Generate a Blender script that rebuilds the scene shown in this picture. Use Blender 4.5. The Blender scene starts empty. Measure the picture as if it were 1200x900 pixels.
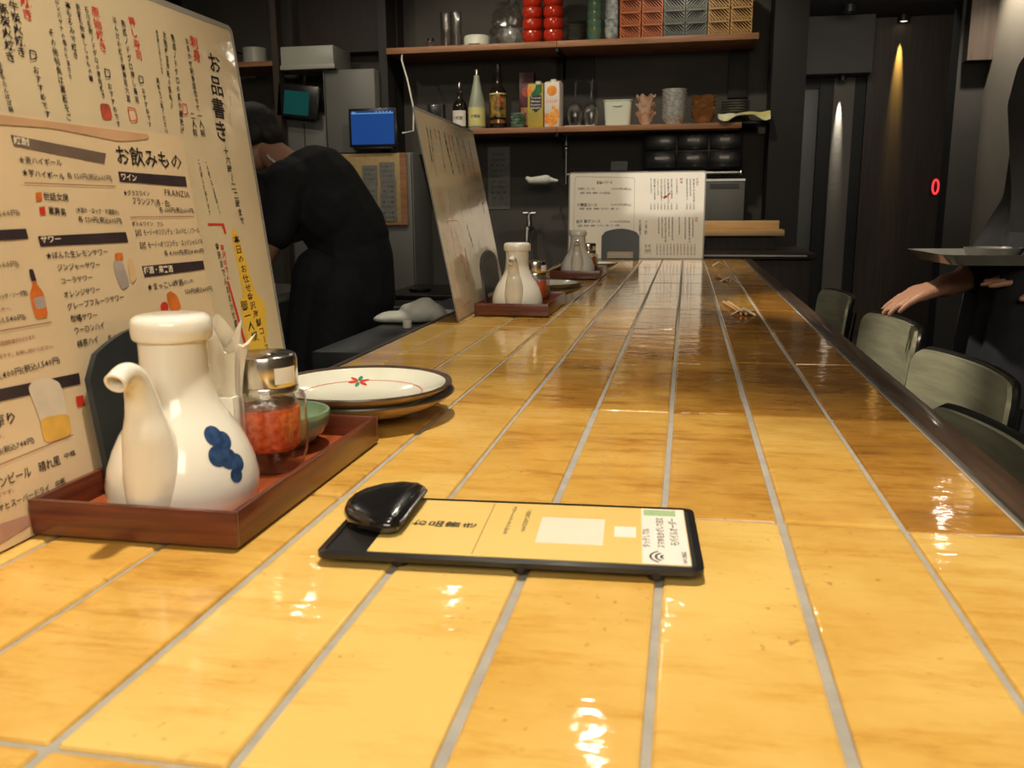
import bpy, bmesh, math, random
from mathutils import Vector, Matrix
R = random.Random(7)
PI = math.pi
sc = bpy.context.scene
COL = sc.collection

# ---------------------------------------------------------------- camera
# world: x across the counter, y along it, z up; counter top at z = 0.75
pitch, yaw, roll = .1998, -.1944, -.007
cy_, sy_, cp_, sp_ = math.cos(yaw), math.sin(yaw), math.cos(pitch), math.sin(pitch)
fw = Vector((sy_ * cp_, cy_ * cp_, -sp_)); rt = Vector((cy_, -sy_, 0)); up = rt.cross(fw)
rt, up = math.cos(roll) * rt + math.sin(roll) * up, -math.sin(roll) * rt + math.cos(roll) * up
cd = bpy.data.cameras.new('camera'); cam = bpy.data.objects.new('camera', cd); COL.objects.link(cam)
m = Matrix((rt, up, -fw)).transposed().to_4x4(); m.translation = Vector((.0084, .0385, .9512)); cam.matrix_world = m
cd.sensor_width = 36; cd.lens = 1026.6 / 1200 * 36; cd.clip_start = .02
cd.dof.use_dof = True; cd.dof.focus_distance = 1.25; cd.dof.aperture_fstop = 18
sc.camera = cam

# ---------------------------------------------------------------- world and exposure
w = bpy.data.worlds.new('world'); sc.world = w; w.use_nodes = True
w.node_tree.nodes['Background'].inputs[0].default_value = (1, .93, .82, 1)
w.node_tree.nodes['Background'].inputs[1].default_value = .17
sc.view_settings.view_transform = 'Standard'; sc.view_settings.look = 'None'
sc.view_settings.exposure = 0.0; sc.view_settings.gamma = 1; sc.view_settings.use_curve_mapping = False
sc.cycles.max_bounces = 8; sc.cycles.transmission_bounces = 8; sc.cycles.sample_clamp_indirect = 4
sc.cycles.caustics_refractive = False; sc.cycles.caustics_reflective = False

# ---------------------------------------------------------------- lights
def aim(o, tgt):
    o.rotation_euler = (Vector(tgt) - o.location).to_track_quat('-Z', 'Y').to_euler()
def spot(loc, tgt, power, cone=70, blend=.6, color=(1, .8, .55), rad=.03):
    l = bpy.data.lights.new('spot_lamp', 'SPOT'); l.energy = power; l.spot_size = math.radians(cone); l.spot_blend = blend
    l.color = color; l.shadow_soft_size = rad
    o = bpy.data.objects.new('spot_lamp', l); COL.objects.link(o); o.location = loc; aim(o, tgt); return o
def area(loc, tgt, power, size, color=(1, .85, .65)):
    l = bpy.data.lights.new('area_lamp', 'AREA'); l.energy = power; l.size = size; l.color = color
    o = bpy.data.objects.new('area_lamp', l); COL.objects.link(o); o.location = loc; aim(o, tgt); return o
WARM = (1, .87, .68)
CEIL = 2.42
LAMPS = [  # position, target, watts, cone
    ((-.12, .62, 2.3), (-.12, .44, .75), 98, 50),
    ((-.26, 2.68, 2.3), (-.20, 3.35, .90), 40, 52),
    ((-.22, 1.55, 2.3), (-.36, 1.42, .75), 40, 42),
    ((-1.05, 3.85, 2.3), (-1.0, 4.70, 1.45), 26, 85),
    ((-.05, 3.85, 2.3), (-.02, 4.70, 1.45), 26, 85),
    ((-.50, 1.75, 2.3), (.60, 1.95, .50), 150, 25),  # added lamp, brightens the chair backs from across the counter
    ((1.48, 5.08, 2.3), (1.62, 5.15, 1.7), 90, 95),
    ((-1.97, 3.2, 2.3), (-1.75, 4.4, 1.1), 18, 100),
    ((-1.72, 3.65, 2.3), (-1.6, 4.5, 1.0), 6, 100),
]
for p_, t_, e_, c_ in LAMPS:
    spot(p_, t_, e_, c_, .7, WARM, .035)
area((.35, -1.3, 2.36), (.1, 1.6, .8), 60, 1.5, (1, .87, .68))  # added fill behind the camera, lifts the blacks and menu fronts
area((1.0, 5.9, 2.22), (.9, 6.9, .9), 7, .5, (1, .92, .80))  # added fill without a fixture, brightens the passage door
spot((1.475, 7.07, 2.20), (1.475, 7.18, 1.20), 420, 14, 1, (1, .66, .14), .004)
spot((1.090, 7.092, 1.81), (1.090, 7.20, .81), 170, 13, 1, (1, .93, .8), .004)

# ---------------------------------------------------------------- materials
MATS = {}
def mat(name, color, rough=.5, metal=0, vary=0, scale=20, bump=0, bscale=None, coat=0, coatr=.05, trans=0, ior=1.45, emis=None, estr=0, color2=None,
        stretch=(1, 1, 1), spec=.5, sss=0, objrand=0, detail=4):
    mt = bpy.data.materials.new(name); mt.use_nodes = True; nt = mt.node_tree; N = nt.nodes; Lk = nt.links
    b = N['Principled BSDF']
    b.inputs['Base Color'].default_value = (*color, 1); b.inputs['Roughness'].default_value = rough; b.inputs['Metallic'].default_value = metal
    b.inputs['Coat Weight'].default_value = coat; b.inputs['Coat Roughness'].default_value = coatr
    b.inputs['Transmission Weight'].default_value = trans; b.inputs['IOR'].default_value = ior
    b.inputs['Specular IOR Level'].default_value = spec
    if sss:
        b.inputs['Subsurface Weight'].default_value = sss; b.inputs['Subsurface Radius'].default_value = (.01, .008, .005); b.inputs['Subsurface Scale'].default_value = 1
    if emis:
        b.inputs['Emission Color'].default_value = (*emis, 1); b.inputs['Emission Strength'].default_value = estr
    tc = N.new('ShaderNodeTexCoord'); mp = N.new('ShaderNodeMapping'); mp.inputs['Scale'].default_value = stretch
    Lk.new(tc.outputs['Object'], mp.inputs[0])
    if vary or color2:
        nz = N.new('ShaderNodeTexNoise'); nz.inputs['Scale'].default_value = scale; nz.inputs['Detail'].default_value = detail
        Lk.new(mp.outputs[0], nz.inputs['Vector'])
        rp = N.new('ShaderNodeValToRGB'); rp.color_ramp.elements[0].position = .35; rp.color_ramp.elements[1].position = .65
        c2 = color2 or tuple(max(0, c * (1 - vary)) for c in color)
        rp.color_ramp.elements[0].color = (*c2, 1); rp.color_ramp.elements[1].color = (*color, 1)
        Lk.new(nz.outputs['Fac'], rp.inputs[0]); Lk.new(rp.outputs[0], b.inputs['Base Color'])
    if bump:
        n2 = N.new('ShaderNodeTexNoise'); n2.inputs['Scale'].default_value = bscale or scale; n2.inputs['Detail'].default_value = 3
        Lk.new(mp.outputs[0], n2.inputs['Vector'])
        bp = N.new('ShaderNodeBump'); bp.inputs['Strength'].default_value = bump; bp.inputs['Distance'].default_value = .002
        Lk.new(n2.outputs['Fac'], bp.inputs['Height']); Lk.new(bp.outputs[0], b.inputs['Normal'])
        if coat: Lk.new(bp.outputs[0], b.inputs['Coat Normal'])
    MATS[name] = mt; return mt

def tile_mat():
    """glazed tile: object colour r = brownness, world-space cloudy stains, soft waves in the glaze"""
    mt = bpy.data.materials.new('glazed_tile'); mt.use_nodes = True; nt = mt.node_tree; N = nt.nodes; L = nt.links
    b = N['Principled BSDF']; b.inputs['Roughness'].default_value = .07
    b.inputs['Specular IOR Level'].default_value = .5
    oi = N.new('ShaderNodeObjectInfo'); geo = N.new('ShaderNodeNewGeometry')
    sp = N.new('ShaderNodeSeparateColor'); L.new(oi.outputs['Color'], sp.inputs[0])
    add = N.new('ShaderNodeVectorMath'); add.operation = 'ADD'; sc_ = N.new('ShaderNodeVectorMath'); sc_.operation = 'SCALE'
    cx = N.new('ShaderNodeCombineXYZ'); L.new(oi.outputs['Random'], cx.inputs[2]); sc_.inputs['Scale'].default_value = 9
    L.new(cx.outputs[0], sc_.inputs[0]); L.new(geo.outputs['Position'], add.inputs[0]); L.new(sc_.outputs[0], add.inputs[1])
    def noise(scale, detail, rough=.5, st=(1, 1, 1)):
        mp = N.new('ShaderNodeMapping'); mp.inputs['Scale'].default_value = st; L.new(add.outputs[0], mp.inputs[0])
        n = N.new('ShaderNodeTexNoise'); n.inputs['Scale'].default_value = scale; n.inputs['Detail'].default_value = detail; n.inputs['Roughness'].default_value = rough
        L.new(mp.outputs[0], n.inputs['Vector']); return n.outputs['Fac']
    def ramp(f, a, c):
        r = N.new('ShaderNodeMapRange'); r.inputs[1].default_value = a; r.inputs[2].default_value = c; L.new(f, r.inputs[0]); return r.outputs[0]
    def math_(op, a, c):
        n = N.new('ShaderNodeMath'); n.operation = op
        for i, v in enumerate((a, c)):
            if isinstance(v, (int, float)): n.inputs[i].default_value = v
            else: L.new(v, n.inputs[i])
        return n.outputs[0]
    cloud = ramp(noise(9, 5, .6, (1, 1.2, 1)), .35, .75)
    streak = ramp(noise(26, 6, .7, (.5, 2.2, 1)), .5, .8)
    fac = math_('ADD', math_('MULTIPLY', cloud, .45), math_('MULTIPLY', streak, .4))
    fac = math_('ADD', math_('MULTIPLY', fac, 1.0), math_('SUBTRACT', math_('MULTIPLY', sp.outputs[0], 1.05), .22))
    rp = N.new('ShaderNodeValToRGB'); e = rp.color_ramp.elements
    e[0].position = 0; e[0].color = (.81, .55, .165, 1); e[1].position = 1; e[1].color = (.24, .105, .02, 1)
    x = e.new(.4); x.color = (.67, .385, .082, 1); x = e.new(.7); x.color = (.44, .21, .036, 1)
    L.new(fac, rp.inputs[0])
    # small iron specks
    spk = ramp(noise(150, 2, .5), .66, .74)
    spk = math_('MULTIPLY', spk, ramp(noise(12, 2), .45, .65))
    mx = N.new('ShaderNodeMix'); mx.data_type = 'RGBA'; mx.inputs[7].default_value = (.22, .08, .015, 1)
    L.new(math_('MULTIPLY', spk, .45), mx.inputs[0]); L.new(rp.outputs[0], mx.inputs[6]); L.new(mx.outputs[2], b.inputs['Base Color'])
    bp = N.new('ShaderNodeBump'); bp.inputs['Strength'].default_value = 1; bp.inputs['Distance'].default_value = .0011
    h = math_('ADD', math_('MULTIPLY', noise(20, 3, .55, (.8, 1.2, 1)), .75), math_('MULTIPLY', noise(85, 2.5, .6, (.6, 1.3, 1)), .17))
    L.new(h, bp.inputs['Height']); L.new(bp.outputs[0], b.inputs['Normal'])
    MATS['tile'] = mt; return mt
tile_mat()
mat('grout', (.40, .38, .34), .85, vary=.15, scale=60, bump=.4, bscale=300)
mat('walnut', (.085, .05, .03), .38, color2=(.045, .027, .017), scale=8, stretch=(12, 1, 12), coat=.2)
mat('tray_wood', (.17, .043, .019), .32, color2=(.075, .019, .010), scale=6, stretch=(1.5, 1.5, 30), coat=.35, coatr=.2, detail=6)
mat('tray_floor', (.42, .10, .03), .3, color2=(.28, .06, .02), scale=10, stretch=(14, 1, 1), coat=.3)
mat('shelf_wood', (.36, .17, .08), .5, color2=(.24, .11, .05), scale=6, stretch=(1, 10, 14))
mat('pale_wood', (.84, .56, .26), .5, color2=(.76, .48, .20), scale=4, stretch=(1, 8, 14))
mat('dark_wood', (.035, .022, .016), .55, color2=(.02, .014, .011), scale=5, stretch=(10, 10, 1))
mat('brown_panel', (.055, .04, .03), .5, color2=(.04, .028, .021), scale=5, stretch=(10, 10, .6))
mat('plaster_dark', (.085, .08, .07), .8, vary=.2, scale=3, bump=.2, bscale=60)
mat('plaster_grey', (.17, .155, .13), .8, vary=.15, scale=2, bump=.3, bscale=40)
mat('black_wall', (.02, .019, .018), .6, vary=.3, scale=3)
mat('floor_dark', (.03, .026, .023), .4, vary=.3, scale=4)
mat('ceiling_dark', (.022, .02, .018), .8, vary=.2, scale=3)
mat('steel', (.42, .42, .40), .32, 1, vary=.15, scale=4, stretch=(1, 1, 20))
mat('chrome', (.75, .73, .70), .1, 1, vary=.05, scale=10)
mat('grey_enamel', (.17, .17, .155), .45, vary=.1, scale=5)
mat('white_enamel', (.42, .42, .37), .4, vary=.1, scale=5)
mat('ceramic', (.87, .85, .76), .14, coat=.6, coatr=.04, vary=.05, scale=15, sss=.0)
mat('cobalt', (.018, .045, .12), .2, coat=.6, color2=(.04, .085, .20), scale=160)
mat('celadon', (.24, .36, .22), .16, coat=.5, vary=.15, scale=30)
mat('plate_glaze', (.80, .80, .68), .12, coat=.6, vary=.05, scale=30)
mat('plate_brown', (.09, .06, .04), .3, vary=.3, scale=60)
mat('plate_clay', (.45, .33, .17), .35, vary=.3, scale=40)
mat('red_paint', (.60, .05, .02), .3, vary=.1, scale=50)
mat('green_paint', (.03, .25, .16), .3, vary=.1, scale=50)
mat('jar_glass', (.99, .98, .96), .02, trans=1, ior=1.42)
def clear_glass():
    mt = bpy.data.materials.new('glass'); mt.use_nodes = True; N = mt.node_tree.nodes; L = mt.node_tree.links; N.remove(N['Principled BSDF'])
    tr = N.new('ShaderNodeBsdfTransparent'); tr.inputs[0].default_value = (.985, .985, .97, 1); gl = N.new('ShaderNodeBsdfGlossy'); gl.inputs['Roughness'].default_value = .04
    fr = N.new('ShaderNodeLayerWeight'); fr.inputs[0].default_value = .5; nz = N.new('ShaderNodeTexNoise'); nz.inputs['Scale'].default_value = 45
    bp = N.new('ShaderNodeBump'); bp.inputs['Strength'].default_value = .25; bp.inputs['Distance'].default_value = .002
    L.new(nz.outputs['Fac'], bp.inputs['Height']); L.new(bp.outputs[0], gl.inputs['Normal']); L.new(bp.outputs[0], fr.inputs['Normal'])
    pw = N.new('ShaderNodeMath'); pw.operation = 'POWER'; pw.inputs[1].default_value = 2.2; L.new(fr.outputs['Facing'], pw.inputs[0])
    ad = N.new('ShaderNodeMath'); ad.operation = 'MULTIPLY_ADD'; ad.inputs[1].default_value = .8; ad.inputs[2].default_value = .11; L.new(pw.outputs[0], ad.inputs[0])
    mx = N.new('ShaderNodeMixShader'); L.new(ad.outputs[0], mx.inputs[0]); L.new(tr.outputs[0], mx.inputs[1]); L.new(gl.outputs[0], mx.inputs[2])
    L.new(mx.outputs[0], N['Material Output'].inputs[0]); MATS['glass'] = mt
clear_glass()
mat('dark_glass', (.02, .014, .01), .06, coat=.5, vary=.2, scale=10)
mat('frost_glass', (.55, .60, .45), .35, trans=.4, vary=.1, scale=10)
mat('amber', (.35, .14, .02), .1, coat=.5, color2=(.08, .03, .01), scale=25)
mat('chili', (.90, .20, .04), .3, sss=.3, color2=(.60, .05, .015), scale=220, bump=.6, bscale=250)
mat('chrome_cap', (.72, .66, .55), .2, 1, vary=.08, scale=30)
mat('paper_white', (.80, .76, .66), .8, vary=.06, scale=30)
mat('napkin', (.84, .79, .66), .85, vary=.06, scale=60, bump=.3, bscale=120)
mat('cloth_white', (.62, .62, .56), .9, vary=.1, scale=60, bump=.5, bscale=90)
mat('cloth_yellow', (.70, .66, .22), .9, color2=(.80, .80, .62), scale=14, bump=.4, bscale=90)
mat('menu_paper', (.70, .58, .375), .32, vary=.04, scale=14, coat=1, coatr=.07, bump=.35, bscale=26)
mat('menu_cream', (.76, .59, .37), .34, vary=.06, scale=10, coat=.9, coatr=.12, bump=.3, bscale=22)
mat('menu_white', (.80, .76, .64), .3, vary=.03, scale=14, coat=1, coatr=.06, bump=.12, bscale=12)
mat('laminate', (.30, .29, .26), .2, vary=.05, scale=20)
mat('ink', (.02, .018, .022), .4, vary=.2, scale=80)
mat('grey_ink', (.13, .10, .08), .5, vary=.2, scale=80)
mat('red', (.62, .04, .02), .4, vary=.1, scale=80)
mat('redstamp', (.50, .09, .05), .5, vary=.4, scale=120)
mat('brown', (.34, .11, .06), .5, vary=.1, scale=80)
mat('white', (.80, .70, .52), .5, vary=.05, scale=80)
mat('k', (.045, .03, .035), .4, vary=.3, scale=40)
mat('faded', (.17, .12, .09), .5, vary=.25, scale=40)
mat('orange', (.75, .19, .03), .4, vary=.3, scale=60)
mat('peach', (.72, .48, .25), .4, vary=.1, scale=60)
mat('greyl', (.42, .36, .33), .4, vary=.2, scale=60)
mat('foam', (.70, .60, .47), .4, vary=.1, scale=60)
mat('beer', (.78, .45, .08), .4, vary=.2, scale=60)
mat('tan', (.60, .36, .20), .4, vary=.15, scale=20)
mat('pink', (.52, .30, .23), .4, vary=.15, scale=30)
mat('yellow', (.80, .50, .06), .4, vary=.08, scale=30)
mat('stand_plastic', (.022, .028, .031), .35, vary=.1, scale=20)
mat('black_plastic', (.016, .015, .015), .3, vary=.2, scale=20, coat=.2)
mat('clip_plastic', (.014, .013, .013), .14, vary=.3, scale=40, coat=.5, bump=.1, bscale=30)
mat('clip_paper', (.82, .60, .20), .35, color2=(.80, .56, .17), scale=6, coat=.3)
mat('label_white', (.85, .82, .74), .4, vary=.04, scale=30)
mat('qr_paper', (.80, .74, .60), .4, vary=.05, scale=30)
mat('label_green', (.42, .60, .30), .4, vary=.2, scale=400)
mat('chair_metal', (.56, .55, .38), .30, .35, color2=(.42, .41, .29), scale=3, stretch=(1, 3, 30), bump=.05, bscale=100)
mat('black_metal', (.02, .02, .02), .35, .4, vary=.2, scale=20)
mat('stone_dark', (.03, .034, .036), .35, vary=.25, scale=40)
mat('lacquer_red', (.55, .035, .012), .12, coat=.8, vary=.15, scale=15)
mat('basket_orange', (.50, .12, .02), .4, vary=.15, scale=30)
mat('basket_steel', (.11, .12, .10), .3, .2, vary=.15, scale=30)
mat('basket_yellow', (.46, .25, .06), .4, vary=.15, scale=30)
mat('cup_teal', (.05, .16, .15), .2, color2=(.10, .13, .04), scale=32, coat=.5)
mat('cup_blue', (.16, .20, .22), .2, color2=(.50, .52, .48), scale=34, coat=.5)
mat('bowl_dark', (.10, .10, .08), .3, vary=.4, scale=30, coat=.3)
mat('bowl_green', (.05, .16, .10), .25, color2=(.4, .46, .36), scale=25, coat=.4)
mat('bowl_white', (.78, .77, .70), .25, color2=(.42, .45, .46), scale=55, coat=.4, stretch=(1, 1, 2))
mat('bowl_brown', (.60, .31, .12), .3, vary=.35, scale=30, coat=.4)
mat('bowl_pink', (.80, .66, .50), .3, color2=(.66, .36, .22), scale=14, coat=.3)
mat('plate_grey', (.20, .20, .18), .3, vary=.2, scale=30, coat=.3)
mat('plastic_white', (.66, .68, .56), .4, vary=.05, scale=8)
mat('plastic_bag', (.8, .8, .78), .15, trans=.93, ior=1.05, bump=1, bscale=40)
mat('carton_white', (.72, .64, .55), .4, vary=.05, scale=20)
mat('carton_orange', (.80, .22, .03), .4, color2=(.85, .42, .06), scale=40)
mat('carton_yellow', (.52, .38, .05), .4, color2=(.40, .33, .08), scale=20)
mat('carton_green', (.03, .16, .05), .4, vary=.4, scale=40)
mat('carton_dark', (.12, .02, .018), .4, color2=(.06, .03, .03), scale=14)
mat('label_yellow', (.72, .66, .26), .5, vary=.06, scale=30)
mat('label_black', (.012, .011, .010), .3, color2=(.45, .28, .05), scale=32)
mat('cork', (.40, .29, .13), .8, vary=.15, scale=50)
mat('skin', (.42, .22, .14), .5, vary=.12, scale=20)
mat('hair', (.012, .010, .009), .6, vary=.3, scale=60, bump=.5, bscale=200)
mat('black_cloth', (.013, .013, .015), .85, vary=.3, scale=30, bump=.4, bscale=60)
mat('navy_cloth', (.016, .018, .024), .85, vary=.3, scale=30, bump=.4, bscale=60)
mat('screen_blue', (.01, .03, .10), .2, emis=(.02, .10, .42), estr=.42, vary=.1)
mat('screen_teal', (.01, .06, .06), .2, emis=(.01, .17, .16), estr=.16, vary=.1)
mat('screen_light', (.1, .2, .3), .3, emis=(.25, .5, .8), estr=.5, vary=.1)
mat('led_blue', (0, 0, .3), .3, emis=(.03, .06, 1), estr=6, vary=.1)
mat('led_red', (.3, 0, 0), .3, emis=(1, .03, .04), estr=2.2, vary=.1)
mat('led_white', (.8, .8, .8), .3, emis=(1, .95, .85), estr=3, vary=.1)
mat('lamp_glow', (1, .9, .7), .3, emis=(1, .90, .74), estr=150, vary=.05)
mat('lamp_dim', (1, .9, .7), .3, emis=(1, .85, .6), estr=4, vary=.05)

# ---------------------------------------------------------------- mesh helpers
class MB:
    def __init__(s): s.v = []; s.f = []
    def add(s, vs, fs):
        o = len(s.v); s.v += [tuple(v) for v in vs]; s.f += [tuple(i + o for i in f) for f in fs]; return s
    def box(s, x0, x1, y0, y1, z0, z1, b=0):
        if not b:
            return s.add([(x, y, z) for x in (x0, x1) for y in (y0, y1) for z in (z0, z1)],
                         [(0, 1, 3, 2), (4, 6, 7, 5), (0, 4, 5, 1), (2, 3, 7, 6), (0, 2, 6, 4), (1, 5, 7, 3)])
        bm = bmesh.new(); bmesh.ops.create_cube(bm, size=1)
        for v in bm.verts:
            v.co = Vector((x0 + (v.co.x + .5) * (x1 - x0), y0 + (v.co.y + .5) * (y1 - y0), z0 + (v.co.z + .5) * (z1 - z0)))
        bmesh.ops.bevel(bm, geom=bm.edges[:], offset=b, segments=2, affect='EDGES', profile=.5)
        bm.verts.index_update()
        s.add([v.co[:] for v in bm.verts], [[v.index for v in f.verts] for f in bm.faces]); bm.free(); return s
    def lathe(s, prof, seg=24, c=(0, 0, 0), mod=None, closed=False, cap0=True):
        vs = []; fs = []; n = len(prof)
        for i in range(seg):
            a = 2 * PI * i / seg
            for k, (r, z) in enumerate(prof):
                rr = r * (mod(a, k) if mod else 1)
                vs.append((c[0] + rr * math.cos(a), c[1] + rr * math.sin(a), c[2] + z))
        for i in range(seg):
            j = (i + 1) % seg
            for k in range(n - 1): fs.append((i * n + k, j * n + k, j * n + k + 1, i * n + k + 1))
            if closed: fs.append((i * n + n - 1, j * n + n - 1, j * n, i * n))
        if not closed:
            if prof[0][0] > 1e-6 and cap0: fs.append(tuple(i * n for i in range(seg))[::-1])
            if prof[-1][0] > 1e-6: fs.append(tuple(i * n + n - 1 for i in range(seg)))
        return s.add(vs, fs)
    def tube(s, pts, rad, seg=12, cap=True, flat=None):
        pts = [Vector(p) for p in pts]; n = len(pts)
        if not hasattr(rad, '__len__'): rad = [rad] * n
        vs = []; prev = None
        for i, p in enumerate(pts):
            t = (pts[min(i + 1, n - 1)] - pts[max(i - 1, 0)])
            if t.length < 1e-9: t = Vector((0, 0, 1))
            t.normalize()
            if prev is None:
                a = Vector((0, 0, 1)) if abs(t.z) < .9 else Vector((1, 0, 0)); prev = t.cross(a).normalized()
            prev = (prev - t * prev.dot(t)).normalized(); q = t.cross(prev)
            for k in range(seg):
                a = 2 * PI * k / seg; d = prev * math.cos(a) + q * math.sin(a)
                vs.append(p + d * rad[i])
        fs = [(i * seg + k, i * seg + (k + 1) % seg, (i + 1) * seg + (k + 1) % seg, (i + 1) * seg + k) for i in range(n - 1) for k in range(seg)]
        if cap: fs += [tuple(range(seg))[::-1], tuple((n - 1) * seg + k for k in range(seg))]
        return s.add(vs, fs)
    def limb(s, a, b, ra, rb, seg=12):
        """tapered limb with round ends"""
        a, b = Vector(a), Vector(b); d = (b - a).normalized(); pts = []; rad = []
        for t in (-1, -.85, -.5): pts.append(a + d * ra * t); rad.append(max(ra * math.sqrt(1 - t * t), ra * .02))
        pts.append(a); rad.append(ra); pts.append(b); rad.append(rb)
        for t in (.5, .85, 1): pts.append(b + d * rb * t); rad.append(max(rb * math.sqrt(1 - t * t), rb * .02))
        return s.tube(pts, rad, seg)
    def ell(s, c, r, seg=16, rings=10):
        prof = [(math.sin(PI * k / rings), -math.cos(PI * k / rings)) for k in range(rings + 1)]
        prof[0] = (0, -1); prof[-1] = (0, 1); t = MB().lathe(prof, seg)
        return s.add([(c[0] + v[0] * r[0], c[1] + v[1] * r[1], c[2] + v[2] * r[2]) for v in t.v], t.f)
    def prism(s, pts, z0, z1):
        n = len(pts)
        return s.add([(x, y, z0) for x, y in pts] + [(x, y, z1) for x, y in pts],
                     [tuple(range(n))[::-1], tuple(range(n, 2 * n))] + [(i, (i + 1) % n, n + (i + 1) % n, n + i) for i in range(n)])
    def xf(s, M): s.v = [tuple(M @ Vector(v)) for v in s.v]; return s
    def join(s, o): return s.add(o.v, o.f)
    def build(s, name, material, parent=None, smooth=40, loc=None, rz=None, props=None):
        me = bpy.data.meshes.new(name); me.from_pydata(s.v, [], s.f); me.materials.append(MATS[material] if isinstance(material, str) else material)
        bm = bmesh.new(); bm.from_mesh(me); bmesh.ops.remove_doubles(bm, verts=bm.verts[:], dist=1e-6)
        bmesh.ops.recalc_face_normals(bm, faces=bm.faces[:])
        if smooth:
            ca = math.radians(smooth)
            for f in bm.faces: f.smooth = True
            for e in bm.edges:
                if len(e.link_faces) != 2 or e.calc_face_angle(0) > ca: e.smooth = False
        bm.to_mesh(me); bm.free()
        return link(name, me, parent, loc, rz)
def link(name, me, parent=None, loc=None, rz=None):
    o = bpy.data.objects.new(name, me); COL.objects.link(o)
    if loc: o.location = loc
    if rz: o.rotation_euler = (0, 0, rz)
    if parent: o.parent = parent
    return o
def tag(o, label, cat, group=None):
    o['label'] = label; o['category'] = cat
    if group: o['group'] = group
    return o
def thing(name, label, cat, loc=(0, 0, 0), rz=0, group=None):
    o = bpy.data.objects.new(name, None); COL.objects.link(o); o.empty_display_size = .02
    o.location = loc; o.rotation_euler = (0, 0, rz); return tag(o, label, cat, group)
def struct(o, label=None):
    o['kind'] = 'structure'
    if label: o['label'] = label
    return o
def dup(o, parent=None, depth=0):
    c = o.copy(); COL.objects.link(c)
    if parent: c.parent = parent
    for ch in list(o.children): dup(ch, c)
    return c
def copy_thing(o, label, loc, rz=None, group=None):
    c = dup(o); c.location = loc
    if rz is not None: c.rotation_euler = (0, 0, rz)
    tag(c, label, o['category'], group); return c
def at(M=None, **k): return M
def T(x, y, z): return Matrix.Translation((x, y, z))
def RX(a): return Matrix.Rotation(a, 4, 'X')
def RY(a): return Matrix.Rotation(a, 4, 'Y')
def RZ(a): return Matrix.Rotation(a, 4, 'Z')
def rrect(x0, x1, y0, y1, r, n=5):
    out = []
    for cx, cy, a0 in ((x1 - r, y1 - r, 0), (x0 + r, y1 - r, 90), (x0 + r, y0 + r, 180), (x1 - r, y0 + r, 270)):
        for k in range(n + 1):
            a = math.radians(a0 + 90 * k / n); out.append((cx + r * math.cos(a), cy + r * math.sin(a)))
    return out

# ---------------------------------------------------------------- text
_gl = {}
def glyph(ch, bold):
    key = (ch, bold)
    if key not in _gl:
        c = bpy.data.curves.new('g', 'FONT'); c.body = ch; c.resolution_u = 1; c.offset = bold; c.fill_mode = 'FRONT'
        o = bpy.data.objects.new('g', c); COL.objects.link(o); bpy.context.view_layer.update()
        me = bpy.data.meshes.new_from_object(o.evaluated_get(bpy.context.evaluated_depsgraph_get()))
        vs = [tuple(v.co) for v in me.vertices]; fs = [tuple(p.vertices) for p in me.polygons]
        xs = [v[0] for v in vs] or [0]
        adv = .98 if ord(ch) > 0x2000 else (max(xs) + .08 if vs else .35)
        bpy.data.objects.remove(o); bpy.data.curves.remove(c); bpy.data.meshes.remove(me)
        _gl[key] = (vs, fs, adv)
    return _gl[key]
def text_v(mb, s, x0, y0, x1, y1, wd, z=0, bold=.012, hand=0):
    n = len(s)
    for i, ch in enumerate(s):
        vs, fs, adv = glyph(ch, bold)
        t = (i + .5) / n; cx = x0 + (x1 - x0) * t; cy = y0 + (y1 - y0) * t; h = abs(y1 - y0) / n
        sx = wd / .98; sy = h / .98 * (1 - .12 * hand * R.random()); a = (R.random() - .5) * .25 * hand; k = (R.random() - .5) * .12 * hand
        jx = (R.random() - .5) * .12 * wd * hand
        rot = ch in 'ー〜'
        o = []
        for x, y, _ in vs:
            X, Yy = x - .49, y - .37
            if rot: X, Yy = Yy, -X
            X += k * Yy + a * Yy; Yy -= a * X * .5
            o.append((cx + jx + X * sx, cy + Yy * sy, z))
        mb.add(o, fs)
def text_h(mb, s, x0, y0, x1, y1, h, z=0, bold=.01, hand=0):
    gl = [glyph(c, bold) for c in s]; tot = sum(g[2] for g in gl); L = math.hypot(x1 - x0, y1 - y0); k = L / tot; p = 0
    ca, sa = (x1 - x0) / L, (y1 - y0) / L
    for vs, fs, adv in gl:
        o = []
        for x, y, _ in vs:
            X = (p + x) * k; Yy = (y - .37) * h / .95
            o.append((x0 + X * ca - Yy * sa, y0 + X * sa + Yy * ca, z))
        mb.add(o, fs); p += adv
def shell(s, name, material, parent, vox=.006, smooth_it=4):
    """one continuous surface from overlapping limbs"""
    me = bpy.data.meshes.new(name); me.from_pydata(s.v, [], s.f)
    o = bpy.data.objects.new(name, me); COL.objects.link(o)
    bm = bmesh.new(); bm.from_mesh(me); bmesh.ops.recalc_face_normals(bm, faces=bm.faces[:]); bm.to_mesh(me); bm.free()
    r = o.modifiers.new('r', 'REMESH'); r.mode = 'VOXEL'; r.voxel_size = vox
    sm = o.modifiers.new('s', 'SMOOTH'); sm.iterations = smooth_it; sm.factor = .5
    bpy.context.view_layer.update()
    nm = bpy.data.meshes.new_from_object(o.evaluated_get(bpy.context.evaluated_depsgraph_get()))
    bpy.data.objects.remove(o); bpy.data.meshes.remove(me)
    nm.name = name; nm.materials.clear(); nm.materials.append(MATS[material])
    for p in nm.polygons: p.use_smooth = True
    return link(name, nm, parent)

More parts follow.
